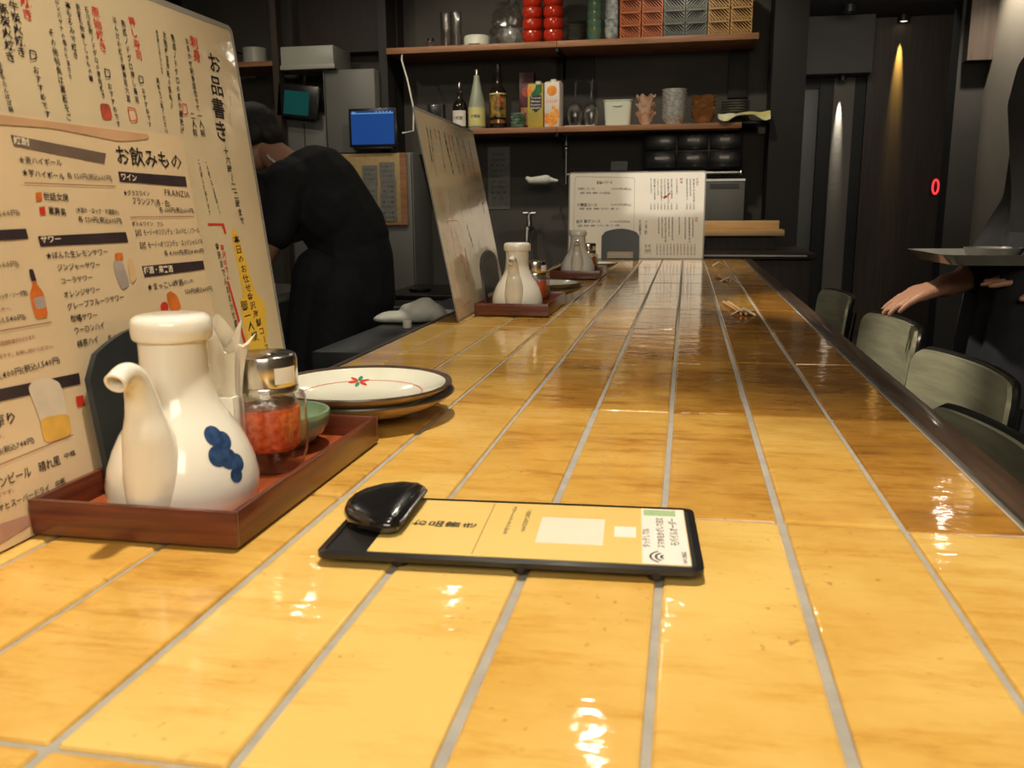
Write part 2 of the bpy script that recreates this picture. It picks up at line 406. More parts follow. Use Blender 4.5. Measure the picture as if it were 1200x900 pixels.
# ================================================================ THE SETTING
def sbox(name, material, x0, x1, y0, y1, z0, z1, label=None, b=0):
    return struct(MB().box(x0, x1, y0, y1, z0, z1, b).build(name, material), label)
sbox('floor', 'floor_dark', -3.0, 3.2, -2.0, 10.2, -.08, 0, 'dark floor of the restaurant')
sbox('ceiling', 'ceiling_dark', -3.0, 3.2, -2.0, 5.3, CEIL, CEIL + .08, 'dark ceiling over the counter')
sbox('trim_1', 'ceiling_dark', .40, 3.2, 5.3, 10.2, 2.26, 2.34, 'lower dark ceiling of the passage at the back right')
sbox('wall_back', 'plaster_dark', -2.9, .40, 4.98, 5.1, 0, CEIL, 'dark grey plaster wall behind the shelves')
sbox('wall_left', 'black_wall', -3.0, -2.9, -2, 5.1, 0, CEIL, 'dark kitchen wall on the left')
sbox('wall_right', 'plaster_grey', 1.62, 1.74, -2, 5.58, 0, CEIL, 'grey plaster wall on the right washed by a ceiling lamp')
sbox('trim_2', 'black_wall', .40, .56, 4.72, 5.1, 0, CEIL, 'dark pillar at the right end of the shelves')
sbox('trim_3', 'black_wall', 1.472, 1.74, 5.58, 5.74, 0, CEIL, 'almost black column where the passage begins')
sbox('trim_4', 'brown_panel', 1.49, 1.62, 5.48, 5.58, 1.72, CEIL, 'brown timber face high on the dark column')
sbox('wall_passage', 'brown_panel', 1.27, 3.2, 7.10, 7.2, 0, 2.26, 'brown panelled wall at the end of the passage')
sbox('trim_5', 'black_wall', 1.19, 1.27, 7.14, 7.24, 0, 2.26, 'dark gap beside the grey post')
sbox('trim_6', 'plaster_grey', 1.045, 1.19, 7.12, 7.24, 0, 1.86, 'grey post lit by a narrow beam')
sbox('trim_7', 'plaster_dark', .55, 1.27, 6.95, 7.24, 1.87, 2.26, 'dark soffit over the door')
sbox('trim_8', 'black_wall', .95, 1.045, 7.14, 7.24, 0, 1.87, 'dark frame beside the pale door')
d = thing('door_1', 'pale grey door in the passage at the back', 'door', (0, 0, 0)); del d['category']; struct(d)
MB().box(.56, .95, 7.18, 7.22, 0, 1.80, .004).build('door_leaf', 'grey_enamel', d)
MB().box(.56, .95, 7.15, 7.18, 1.80, 1.87).build('door_head', 'black_wall', d)
MB().box(.60, .92, 7.15, 7.18, 1.885, 1.90).build('door_closer', 'grey_enamel', d)
sbox('wall_passage_left', 'black_wall', .40, .56, 5.1, 7.24, 0, 2.26, 'dark side wall of the passage')

# ================================================================ COUNTER
ctr = thing('tiled_counter', 'long counter topped with glossy yellow and brown glazed tiles', 'counter', (0, 0, 0))
P_ = .075; g = .0022
Y0, Y1 = -.3, 3.47
MB().box(-.4300, .2275, Y0, Y1, .715, .7478).build('grout_bed', 'grout', ctr)
e = MB()
e.box(.2275, .256, Y0, Y1 + .03, .70, .7505, .002)
e.build('edge_strip', 'walnut', ctr)
MB().box(.2255, .2285, Y0, Y1, .74, .7508).build('metal_edging', 'steel', ctr)
MB().box(-.4375, -.4302, Y0, Y1 + .03, .70, .7503, .001).build('edge_strip', 'walnut', ctr)
MB().box(-.4302, .2275, Y1, Y1 + .03, .70, .7503, .001).build('edge_strip', 'walnut', ctr)
MB().box(-.36, -.09, Y0 + .05, Y1 - .02, 0, .715).build('counter_base', 'dark_wood', ctr)
def tile_mesh(w_, l_, seed):
    """pillowed glazed tile: flat field, rounded shoulder, sides"""
    r = random.Random(seed); vs = []; fs = []
    rings = [(0, -.0075), (0, -.0016), (.0007, -.0004), (.0022, 0)]
    n = 4
    for ins, z in rings:
        x, y = w_ / 2 - ins, l_ / 2 - ins; c = .0012 + ins * .3
        for sx, sy in ((1, 1), (-1, 1), (-1, -1), (1, -1)):
            q = [(sx * x, sy * (y - c)), (sx * (x - c), sy * y)]
            if sx * sy < 0: q.reverse()
            j = (r.random() - .5) * .0005
            vs += [(a + j, b + j, z) for a, b in q]
    m_ = 8
    for k in range(3):
        fs += [(k * m_ + i, k * m_ + (i + 1) % m_, (k + 1) * m_ + (i + 1) % m_, (k + 1) * m_ + i) for i in range(m_)]
    fs.append(tuple(range(3 * m_, 4 * m_)))
    mb = MB().add(vs, fs); return mb
def tile_data(w_, l_, seed):
    o = tile_mesh(w_, l_, seed).build('tile', 'tile', None, smooth=6); me = o.data; bpy.data.objects.remove(o); return me
full = [tile_data(P_ - 2 * g, .3 - .0036, s) for s in range(5)]
part_l = [tile_data(P_ * .70 - 2 * g, .3 - .0036, 30 + s) for s in range(2)]
short = tile_data(P_ - 2 * g, Y1 - 3.3 - .0036, 50); short_l = tile_data(P_ * .7 - 2 * g, Y1 - 3.3 - .0036, 51)
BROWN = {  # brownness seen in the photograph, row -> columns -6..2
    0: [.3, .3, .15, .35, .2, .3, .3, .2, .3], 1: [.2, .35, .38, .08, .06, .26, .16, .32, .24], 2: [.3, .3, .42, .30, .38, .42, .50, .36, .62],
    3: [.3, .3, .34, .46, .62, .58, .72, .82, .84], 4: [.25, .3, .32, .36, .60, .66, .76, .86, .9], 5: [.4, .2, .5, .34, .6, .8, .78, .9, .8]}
for k in range(-1, 12):
    for c in range(-6, 3):
        wl = c == -6; last = k == 11
        xc = (c + .5) * P_ if not wl else -5 * P_ - .35 * P_; yc = (k + .5) * .3 if not last else (3.3 + Y1) / 2
        me = (short_l if wl else short) if last else (part_l[k % 2] if wl else full[(k * 3 + c) % 5])
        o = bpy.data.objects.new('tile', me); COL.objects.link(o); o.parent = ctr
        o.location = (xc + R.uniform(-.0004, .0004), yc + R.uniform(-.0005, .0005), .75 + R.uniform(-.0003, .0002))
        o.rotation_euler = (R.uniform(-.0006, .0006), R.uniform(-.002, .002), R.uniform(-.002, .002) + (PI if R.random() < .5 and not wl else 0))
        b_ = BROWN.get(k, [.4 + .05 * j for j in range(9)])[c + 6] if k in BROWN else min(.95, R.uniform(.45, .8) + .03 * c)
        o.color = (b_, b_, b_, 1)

# ================================================================ PRINTED MATTER
TEXTS = [
('S1', 'ink', 'V', 'お品書き', 0.4889, 0.347, 0.4755, 0.2634, 0.0178),
('S1', 'ink', 'V', '十六時〜二二時まで', 0.4789, 0.2597, 0.4874, 0.186, 0.007),
('S1', 'ink', 'V', '本日のお仕せ', 0.4694, 0.1776, 0.478, 0.1213, 0.0089),
('S1', 'ink', 'V', '金沢海鮮コース', 0.4763, 0.1215, 0.4953, 0.0604, 0.0087),
('S1', 'ink', 'V', '御一人様', 0.4623, 0.1155, 0.4749, 0.0739, 0.0099),
('S1', 'red', 'V', '金沢おでん', 0.4414, 0.1699, 0.4435, 0.1358, 0.0054),
('S1', 'ink', 'V', '金沢おでんおまかせ盛', 0.4329, 0.1718, 0.4424, 0.0918, 0.0048),
('S1', 'ink', 'V', '二人前', 0.4318, 0.287, 0.4301, 0.2655, 0.0057),
('S1', 'ink', 'V', '一人前', 0.4435, 0.2882, 0.443, 0.2657, 0.006),
('S1', 'red', 'V', '刺身', 0.4564, 0.3558, 0.4558, 0.3328, 0.0103),
('S1', 'ink', 'V', 'おまかせ刺身盛合せて', 0.444, 0.3521, 0.442, 0.288, 0.0048),
('S1', 'ink', 'V', '熟成ノドグロの炙り唐揚げ', 0.4222, 0.3511, 0.4095, 0.2654, 0.0043),
('S1', 'ink', 'V', '北陸産甘海老の昆布〆', 0.4093, 0.3509, 0.3993, 0.2859, 0.0039),
('S1', 'ink', 'V', '刺身盛二三点ございます', 0.3978, 0.3501, 0.3944, 0.3132, 0.0027),
('S1', 'ink', 'V', '黒板をご覧ください', 0.3859, 0.31, 0.3845, 0.2643, 0.0036),
('S1', 'red', 'V', '押し寿司', 0.3641, 0.3543, 0.3644, 0.3204, 0.0068),
('S1', 'ink', 'V', '熟成ノドグロ押し寿司', 0.3515, 0.3493, 0.3507, 0.2849, 0.004),
('S1', 'ink', 'V', 'ほんだの焼き鯖寿司六貫', 0.3409, 0.3498, 0.3396, 0.285, 0.0037),
('S1', 'ink', 'V', 'おすすめです', 0.3621, 0.2988, 0.3624, 0.2673, 0.0039),
('S1', 'red', 'V', '原始焼き', 0.3185, 0.3526, 0.3189, 0.319, 0.0072),
('S1', 'ink', 'V', '石川名物ノドグロの原始焼き', 0.3081, 0.3505, 0.3079, 0.284, 0.0034),
('S1', 'ink', 'V', '能登名物本ししゃもの鰻', 0.2986, 0.3503, 0.2976, 0.295, 0.0036),
('S1', 'ink', 'V', '本もろみで焼き', 0.2875, 0.3497, 0.2849, 0.3088, 0.0047),
('S1', 'ink', 'V', 'ロンバサナの塩のりあさり', 0.276, 0.3495, 0.2747, 0.2932, 0.0033),
('S1', 'ink', 'V', 'その他旬魚は黒板をご', 0.263, 0.3265, 0.2637, 0.2633, 0.0042),
('S1', 'ink', 'V', 'おすすめです', 0.2395, 0.298, 0.2423, 0.2636, 0.0046),
('S1', 'ink', 'V', 'おすすめです', 0.3181, 0.2971, 0.32, 0.2638, 0.0042),
('S1', 'red', 'V', '焼き', 0.2434, 0.3451, 0.2418, 0.3269, 0.0082),
('S1', 'ink', 'V', '牛炭火焼き', 0.2313, 0.3382, 0.2295, 0.3014, 0.0066),
('S1', 'ink', 'V', '豚炭火焼き', 0.2213, 0.3345, 0.2181, 0.2964, 0.0069),
('S1', 'ink', 'V', '能登牛たんぽぽ鍋', 0.2069, 0.2958, 0.2086, 0.2643, 0.0032),
('S1', 'ink', 'V', '二人前より承ります', 0.4277, 0.2461, 0.4307, 0.1957, 0.0028),
('S1', 'ink', 'V', '一人前二千五百円より', 0.4392, 0.2459, 0.449, 0.1962, 0.0025),
('S2', 'ink', 'V', '金沢の刺身盛', 0.0641, 0.3484, 0.0523, 0.2844, 0.0085),
('S2', 'ink', 'V', '本日の魚のどぐろ', 0.0872, 0.3473, 0.06, 0.2573, 0.009),
('S2', 'red', 'V', '刺身', 0.1206, 0.3502, 0.1225, 0.3301, 0.009),
('S2', 'ink', 'V', '熟成のどぐろ炙り', 0.1525, 0.3497, 0.1393, 0.2662, 0.0084),
('S2', 'ink', 'V', '北陸産甘海老', 0.1929, 0.3498, 0.2019, 0.265, 0.0113),
('S2', 'red', 'V', '焼き物', 0.226, 0.3475, 0.2233, 0.3125, 0.0105),
('S2', 'ink', 'V', '能登牛炭火焼き', 0.2557, 0.3481, 0.2597, 0.2703, 0.0089),
('S2', 'ink', 'V', '金沢おでん盛合せ', 0.3013, 0.3482, 0.3108, 0.2651, 0.0083),
('S2', 'ink', 'V', '加賀野菜の天ぷら', 0.3562, 0.347, 0.3686, 0.2632, 0.0084),
('S2', 'ink', 'V', '能登豚の炭火焼き', 0.4165, 0.3477, 0.411, 0.2608, 0.0087),
('S2', 'ink', 'V', '大根玉子車麩', 0.0516, 0.2404, 0.0481, 0.193, 0.0032),
('S2', 'ink', 'V', '八百円九百円', 0.0708, 0.2408, 0.0674, 0.1928, 0.0032),
('S2', 'ink', 'V', '三百円五百円', 0.1285, 0.2388, 0.121, 0.1923, 0.0031),
('S2', 'ink', 'V', '七百円六百円', 0.1496, 0.2391, 0.1421, 0.1922, 0.0031),
('S2', 'ink', 'V', '千二百円八百', 0.2131, 0.237, 0.2085, 0.1916, 0.003),
('S2', 'ink', 'V', '九百円千円二', 0.2364, 0.2374, 0.2317, 0.1914, 0.0031),
('S2', 'ink', 'V', '八百円九百円', 0.2981, 0.2349, 0.2934, 0.1873, 0.0032),
('S2', 'ink', 'V', 'ご予約のお客様には特別料理をご用意します', 0.0279, 0.1627, 0.0244, 0.035, 0.0026),
('S2', 'red', 'V', '金沢おでん', 0.0872, 0.1627, 0.0771, 0.114, 0.0068),
('S2', 'red', 'V', 'おまかせ三種盛', 0.1227, 0.1634, 0.12, 0.0986, 0.0065),
('S2', 'red', 'V', '牛すじ赤巻', 0.1425, 0.1301, 0.1299, 0.0617, 0.0096),
('S2', 'red', 'V', '車麩大根玉子', 0.1685, 0.1256, 0.1511, 0.0516, 0.0074),
('S2', 'ink', 'V', 'お品書き', 0.2279, 0.1709, 0.2502, 0.1183, 0.0105),
('S2', 'ink', 'V', '飲み物は別紙', 0.4342, 0.2745, 0.4327, 0.1897, 0.0085),
('S3', 'ink', 'V', '野子炭鯖漬能合', 0.3099, 0.3014, 0.3124, 0.2443, 0.0041),
('S3', 'ink', 'V', '八百円', 0.3123, 0.2125, 0.3131, 0.1838, 0.0057),
('S3', 'ink', 'V', '盛沢鯖大玉身賀', 0.3227, 0.3012, 0.3258, 0.2219, 0.0057),
('S3', 'ink', 'V', '八百円', 0.3251, 0.2124, 0.3259, 0.1837, 0.0057),
('S3', 'ink', 'V', '汁蟹海天牛炭菜', 0.3354, 0.3011, 0.3381, 0.2377, 0.0045),
('S3', 'ink', 'V', '八百円', 0.3379, 0.2123, 0.3387, 0.1837, 0.0057),
('S3', 'ink', 'V', '加沢菜天豚登子', 0.3481, 0.3009, 0.3515, 0.2154, 0.0061),
('S3', 'ink', 'V', '八百円', 0.3507, 0.2122, 0.3515, 0.1836, 0.0057),
('S3', 'ink', 'V', '玉海合物老物野', 0.3608, 0.3008, 0.3638, 0.2312, 0.005),
('S3', 'ink', 'V', '八百円', 0.3634, 0.2121, 0.3643, 0.1835, 0.0057),
('S3', 'ink', 'V', '牛野漬天合大子', 0.3735, 0.3006, 0.3772, 0.2088, 0.0066),
('S3', 'ink', 'V', '八百円', 0.3762, 0.212, 0.377, 0.1834, 0.0057),
('S3', 'ink', 'V', '金玉根子物豚寿', 0.3862, 0.3005, 0.3894, 0.2246, 0.0054),
('S3', 'ink', 'V', '八百円', 0.3889, 0.2119, 0.3897, 0.1834, 0.0057),
('S3', 'ink', 'V', '司玉司鍋登賀子', 0.4052, 0.3002, 0.408, 0.2403, 0.0043),
('S3', 'ink', 'V', '八百円', 0.4079, 0.2118, 0.4088, 0.1832, 0.0057),
('S3', 'ink', 'V', '菜刺合刺茶天汁', 0.4431, 0.2998, 0.4466, 0.2178, 0.0059),
('S3', 'ink', 'V', '八百円', 0.4459, 0.2115, 0.4468, 0.183, 0.0057),
('S3', 'ink', 'V', '蟹漬物能豚盛寿', 0.4556, 0.2996, 0.4587, 0.2335, 0.0047),
('S3', 'ink', 'V', '八百円', 0.4585, 0.2114, 0.4594, 0.1829, 0.0057),
('S3', 'ink', 'V', '豚鍋天牛甘司酢', 0.4682, 0.2995, 0.4721, 0.2113, 0.0063),
('S3', 'ink', 'V', '八百円', 0.4711, 0.2113, 0.4721, 0.1829, 0.0057),
('S3', 'ink', 'V', '大豚酢炭身賀天野', 0.3426, 0.1581, 0.3445, 0.0942, 0.004),
('S3', 'ink', 'V', '火物牛玉茶沢刺甘', 0.3554, 0.1581, 0.3577, 0.0781, 0.005),
('S3', 'ink', 'V', '合玉酢沢酢玉酢能', 0.3682, 0.158, 0.371, 0.0621, 0.006),
('S3', 'ink', 'V', '寿盛玉豚鍋玉焼菜', 0.3809, 0.158, 0.3831, 0.0845, 0.0046),
('S3', 'ink', 'V', '老登物根金海刺茶', 0.3937, 0.1579, 0.3964, 0.0685, 0.0056),
('S3', 'ink', 'V', '登海海玉根炭鍋加', 0.4191, 0.1578, 0.4212, 0.0909, 0.0042),
('S3', 'ink', 'V', '司加火身身身登能', 0.4413, 0.1577, 0.4439, 0.0749, 0.0052),
('S3', 'ink', 'V', '刺蟹香野酢刺火汁', 0.4571, 0.1576, 0.4603, 0.0589, 0.0062),
('S3', 'ink', 'V', '玉寿豚漬豚野鍋寿', 0.4697, 0.1575, 0.4722, 0.0812, 0.0048),
('S3', 'ink', 'V', '九百円也', 0.339, 0.0589, 0.3403, 0.0138, 0.0056),
('S3', 'ink', 'V', '九百円也', 0.3519, 0.0589, 0.3532, 0.0138, 0.0056),
('S3', 'ink', 'V', '九百円也', 0.3647, 0.0589, 0.366, 0.0139, 0.0056),
('S3', 'ink', 'V', '九百円也', 0.3775, 0.0589, 0.3788, 0.0139, 0.0056),
('S3', 'ink', 'V', '九百円也', 0.3903, 0.0589, 0.3916, 0.0139, 0.0056),
('S3', 'ink', 'V', '九百円也', 0.403, 0.0589, 0.4044, 0.014, 0.0056),
('S3', 'ink', 'V', '九百円也', 0.4158, 0.0589, 0.4172, 0.014, 0.0056),
('S3', 'ink', 'V', '九百円也', 0.4285, 0.0589, 0.4299, 0.014, 0.0056),
('S3', 'ink', 'V', '九百円也', 0.4412, 0.0589, 0.4427, 0.0141, 0.0056),
('S3', 'ink', 'V', '九百円也', 0.4539, 0.0589, 0.4554, 0.0141, 0.0056),
('S3', 'ink', 'V', '九百円也', 0.4666, 0.0589, 0.4681, 0.0141, 0.0056),
('S3', 'ink', 'V', '九百円也', 0.4793, 0.0589, 0.4808, 0.0141, 0.0056),
('S3', 'red', 'V', '刺身', 0.4225, 0.3032, 0.4232, 0.2811, 0.011),
('S3', 'red', 'V', 'お造り', 0.4807, 0.3024, 0.4833, 0.271, 0.0105),
('S3', 'red', 'V', '焼物', 0.4824, 0.1575, 0.483, 0.1384, 0.0095),
('S3', 'ink', 'V', 'お品書き', 0.2723, 0.1489, 0.2739, 0.0879, 0.0092),
('S3', 'ink', 'V', 'ご予約', 0.2949, 0.1456, 0.2963, 0.091, 0.0091),
('S3', 'ink', 'V', '千円', 0.2973, 0.0556, 0.2982, 0.0202, 0.0106),
('S3', 'ink', 'V', '千円', 0.3102, 0.0556, 0.3111, 0.0202, 0.0106),
('D', 'grey_ink', 'H', '★麦ハイボール', 0.1729, 0.233, 0.2135, 0.2327, 0.0049),
('D', 'ink', 'H', '★芋ハイボール', 0.1735, 0.225, 0.2132, 0.2235, 0.0049),
('D', 'grey_ink', 'H', '各 550円(税込605円)', 0.216, 0.2242, 0.2654, 0.2239, 0.0047),
('D', 'ink', 'H', '世話女房', 0.1884, 0.21, 0.2131, 0.2091, 0.0056),
('D', 'ink', 'H', '黒霧島', 0.1904, 0.2005, 0.2075, 0.1992, 0.0056),
('D', 'ink', 'H', '(水割り・ロック・お湯割り)', 0.2176, 0.2009, 0.2656, 0.1988, 0.0041),
('D', 'ink', 'H', '各 550円(税込605円)', 0.2183, 0.1944, 0.2676, 0.1924, 0.0047),
('D', 'white', 'H', '焼酎', 0.1721, 0.2452, 0.1862, 0.2446, 0.0049),
('D', 'white', 'H', 'サワー', 0.1775, 0.1817, 0.197, 0.1816, 0.0049),
('D', 'white', 'H', 'ワイン', 0.2761, 0.2255, 0.2962, 0.2248, 0.0057),
('D', 'white', 'H', '梅酒・果実酒', 0.2822, 0.1541, 0.3216, 0.1527, 0.0058),
('D', 'ink', 'H', 'お飲みもの', 0.2741, 0.2417, 0.3649, 0.2403, 0.0146),
('D', 'ink', 'H', '★グラスワイン', 0.2754, 0.2134, 0.3093, 0.2132, 0.0045),
('D', 'grey_ink', 'H', 'FRANZIA', 0.3299, 0.2148, 0.3677, 0.2132, 0.0069),
('D', 'ink', 'H', 'フランジア(赤・白)', 0.2842, 0.2077, 0.3353, 0.2052, 0.0058),
('D', 'ink', 'H', '各 600円(税込660円)', 0.318, 0.2004, 0.3698, 0.1994, 0.0047),
('D', 'ink', 'H', 'ボトルワイン\u3000フル', 0.2786, 0.1903, 0.3201, 0.1888, 0.0039),
('D', 'ink', 'H', '【赤】モーゾーオリジンデュ・スッドピノノワール', 0.2784, 0.1831, 0.3723, 0.1825, 0.0051),
('D', 'ink', 'H', '【白】モーゾーオリジンデュ・スッドシャルドネ', 0.2807, 0.1733, 0.3746, 0.1728, 0.0052),
('D', 'ink', 'H', '各 4,000円(税込4,400円)', 0.3137, 0.1656, 0.3746, 0.1647, 0.0047),
('D', 'ink', 'H', '★まっこい梅酒', 0.2823, 0.1408, 0.3327, 0.1405, 0.0058),
('D', 'ink', 'H', '(ロック)', 0.3327, 0.1405, 0.3485, 0.1406, 0.0035),
('D', 'ink', 'H', '550円(税込605円)', 0.3327, 0.1326, 0.3775, 0.1314, 0.0049),
('D', 'ink', 'H', '★ぼんた生レモンサワー', 0.1791, 0.171, 0.2436, 0.1706, 0.005),
('D', 'ink', 'H', 'ジンジャーサワー', 0.1871, 0.1626, 0.2322, 0.1619, 0.005),
('D', 'ink', 'H', 'コーラサワー', 0.1876, 0.1534, 0.2211, 0.1536, 0.0045),
('D', 'ink', 'H', 'オレンジサワー', 0.1881, 0.1441, 0.2267, 0.1446, 0.0051),
('D', 'ink', 'H', 'グレープフルーツサワー', 0.189, 0.1359, 0.2519, 0.1365, 0.0051),
('D', 'ink', 'H', '柑橘サワー', 0.1898, 0.1276, 0.2184, 0.127, 0.0051),
('D', 'ink', 'H', 'ウーロンハイ', 0.1907, 0.1192, 0.2235, 0.119, 0.0051),
('D', 'ink', 'H', '緑茶ハイ', 0.1912, 0.1097, 0.2141, 0.1104, 0.0051),
('D', 'ink', 'H', '各 520円(税込572円)', 0.2241, 0.1089, 0.2693, 0.1076, 0.0048),
('D', 'grey_ink', 'H', '(税込660円)', 0.1306, 0.1988, 0.1645, 0.1995, 0.004),
('D', 'grey_ink', 'H', '(税込660円)', 0.1218, 0.1686, 0.1542, 0.1675, 0.004),
('D', 'ink', 'H', '(水割り・ロック・ソーダ割)', 0.1159, 0.1482, 0.1561, 0.1489, 0.0035),
('D', 'brown', 'H', '国産ウイスキー。', 0.1139, 0.1412, 0.1411, 0.1407, 0.003),
('D', 'ink', 'H', '1,400円(税込1,540円)', 0.0963, 0.1354, 0.1502, 0.1342, 0.0038),
('D', 'brown', 'H', 'セット割りは別途料金がかかります。', 0.1078, 0.1206, 0.1568, 0.1206, 0.0029),
('D', 'brown', 'H', '氷水は無料です。お申し付けください。', 0.1057, 0.1132, 0.1709, 0.1122, 0.0029),
('D', 'ink', 'H', '各1,400円(税込1,540円)', 0.1108, 0.1014, 0.1721, 0.1028, 0.0049),
('D', 'ink', 'H', '一番搾り', 0.0824, 0.0764, 0.1251, 0.0748, 0.008),
('D', 'brown', 'H', '生ビールです。', 0.0858, 0.0669, 0.1139, 0.0657, 0.0028),
('D', 'ink', 'H', '680円(税込748円)', 0.0928, 0.0577, 0.1347, 0.0575, 0.0043),
('D', 'ink', 'H', 'キリンビール\u3000晴れ風', 0.0863, 0.0399, 0.1526, 0.0388, 0.0071),
('D', 'ink', 'H', '中瓶', 0.1563, 0.04, 0.1679, 0.0397, 0.0038),
('D', 'brown', 'H', '大人気です。', 0.0855, 0.0328, 0.1125, 0.0324, 0.0024),
('D', 'ink', 'H', 'アサヒスーパードライ\u3000中瓶', 0.0898, 0.025, 0.1532, 0.0245, 0.0048),
('S3', 'ink', 'H', '至福のコース', 0.1038, 0.2879, 0.1655, 0.2888, 0.0128),
('S3', 'ink', 'H', 'お試しコース', 0.0322, 0.2662, 0.0977, 0.2655, 0.0097),
('S3', 'ink', 'H', '3,500円(税込)', 0.1628, 0.2649, 0.2372, 0.2625, 0.0096),
('S3', 'ink', 'H', '前菜・刺身・焼物・〆の全五品', 0.0423, 0.25, 0.1567, 0.2489, 0.0081),
('S3', 'ink', 'H', '六種盛コース', 0.03, 0.205, 0.1087, 0.2044, 0.0129),
('S3', 'ink', 'H', '5,000円(税込)', 0.1609, 0.2056, 0.2387, 0.2035, 0.0096),
('S3', 'ink', 'H', '前菜・刺身・焼物・おでん・鍋・〆', 0.0401, 0.1904, 0.1905, 0.1894, 0.0081),
('S3', 'ink', 'H', '金沢 贅沢コース', 0.0278, 0.1418, 0.1231, 0.1431, 0.013),
('S3', 'ink', 'H', '7,000円(税込)', 0.159, 0.1413, 0.237, 0.141, 0.0097),
('S3', 'ink', 'H', '前菜・刺身・焼物・おでん・鍋・〆・甘味', 0.0346, 0.1256, 0.1952, 0.1267, 0.0081),
]
PRINTS = [
('D', 'bar', [(0.1708, 0.2483), (0.2641, 0.2418), (0.2597, 0.2342), (0.1717, 0.2415)], 'faded'),
('D', 'bar', [(0.2742, 0.2292), (0.3661, 0.2282), (0.3658, 0.2196), (0.2738, 0.2216)], 'k'),
('D', 'bar', [(0.1758, 0.184), (0.2692, 0.1841), (0.2698, 0.1763), (0.1762, 0.1773)], 'k'),
('D', 'bar', [(0.281, 0.1575), (0.376, 0.1564), (0.3777, 0.1487), (0.2816, 0.1488)], 'k'),
('D', 'bar', [(0.1244, 0.1888), (0.1666, 0.1892), (0.167, 0.1827), (0.1225, 0.1823)], 'k'),
('D', 'bar', [(0.0971, 0.0949), (0.1871, 0.0907), (0.1865, 0.0831), (0.095, 0.0876)], 'k'),
('D', 'mark', [(0.182, 0.2121), (0.1877, 0.2127), (0.1868, 0.2072), (0.1811, 0.2066)], 'orange'),
('D', 'mark', [(0.1823, 0.2027), (0.188, 0.2033), (0.1871, 0.1977), (0.1823, 0.1977)], 'red'),
('D', 'band', [(0.1388, 0.2608), (0.3195, 0.2621), (0.3246, 0.2565), (0.2834, 0.2517), (0.2541, 0.2534), (0.2104, 0.2558), (0.1639, 0.254), (0.1367, 0.2536)], 'tan'),
('D', 'band', [(0.0775, 0.0164), (0.0938, 0.0161), (0.1199, 0.0132), (0.1174, 0.0074), (0.0905, 0.005), (0.0734, 0.0023)], 'pink'),
('D', 'bottle', [(0.1611, 0.1633), (0.165, 0.1635), (0.166, 0.1563), (0.1656, 0.1552), (0.1619, 0.1555), (0.1614, 0.1567)], 'k'),
('D', 'bottle', [(0.1619, 0.1555), (0.1658, 0.1558), (0.1657, 0.153), (0.1698, 0.1481), (0.1698, 0.1352), (0.1687, 0.1314), (0.1578, 0.1316), (0.1572, 0.1477), (0.1609, 0.1523)], 'orange'),
('D', 'bottle', [(0.1596, 0.1453), (0.1697, 0.1453), (0.1699, 0.138), (0.1603, 0.1374)], 'greyl'),
('D', 'mug', [(0.1385, 0.0899), (0.1441, 0.0938), (0.1572, 0.0935), (0.1669, 0.0882), (0.1684, 0.0797), (0.1684, 0.0633), (0.1431, 0.0649), (0.141, 0.0783)], 'foam'),
('D', 'mug', [(0.1423, 0.0673), (0.1474, 0.0689), (0.1694, 0.0666), (0.1682, 0.0515), (0.1424, 0.0526)], 'beer'),
('D', 'mark', [(0.179, 0.0757), (0.1867, 0.0752), (0.1863, 0.0681), (0.1786, 0.0686)], 'red'),
('D', 'glass', [(0.2463, 0.1635), (0.2576, 0.1641), (0.2618, 0.1446), (0.2515, 0.1416), (0.2479, 0.1496)], 'greyl'),
('D', 'glass', [(0.25, 0.169), (0.2602, 0.1691), (0.2598, 0.1646), (0.251, 0.1626)], 'orange'),
('D', 'glass', [(0.2635, 0.1631), (0.2703, 0.1647), (0.2719, 0.1496), (0.2638, 0.1444)], 'peach'),
('D', 'fruit', [(0.2945, 0.1253), (0.2988, 0.1276), (0.3034, 0.1271), (0.306, 0.1241), (0.3031, 0.1188), (0.295, 0.1198)], 'red'),
('D', 'fruit', [(0.3054, 0.1331), (0.3121, 0.1353), (0.3206, 0.1309), (0.3235, 0.1207), (0.3173, 0.1172), (0.3077, 0.1183)], 'orange'),
('S1', 'hl', [(0.4628, 0.1818), (0.473, 0.1831), (0.491, 0.1184), (0.5072, 0.1082), (0.4936, 0.0607), (0.4711, 0.0635), (0.4564, 0.0659), (0.4565, 0.1177), (0.4651, 0.1185)], 'yellow'),
('S1', 'stamp', [(0.3017, 0.2802), (0.314, 0.281), (0.3146, 0.2697), (0.3018, 0.2679)], 'redstamp'),
('S1', 'line', [(0.4241, 0.1893), (0.4525, 0.1884), (0.4519, 0.1868), (0.4235, 0.1874)], 'red'),
('S1', 'line', [(0.4478, 0.1884), (0.4525, 0.1884), (0.4539, 0.1789), (0.4507, 0.179)], 'red'),
('S1', 'line', [(0.4402, 0.1353), (0.4433, 0.1351), (0.4567, 0.0667), (0.4519, 0.0675)], 'red'),
('S3', 'arrow', [(0.3565, 0.2312), (0.3659, 0.2375), (0.3722, 0.2374), (0.3814, 0.25), (0.3846, 0.2468), (0.3724, 0.2311), (0.3599, 0.2248)], 'red'),
]
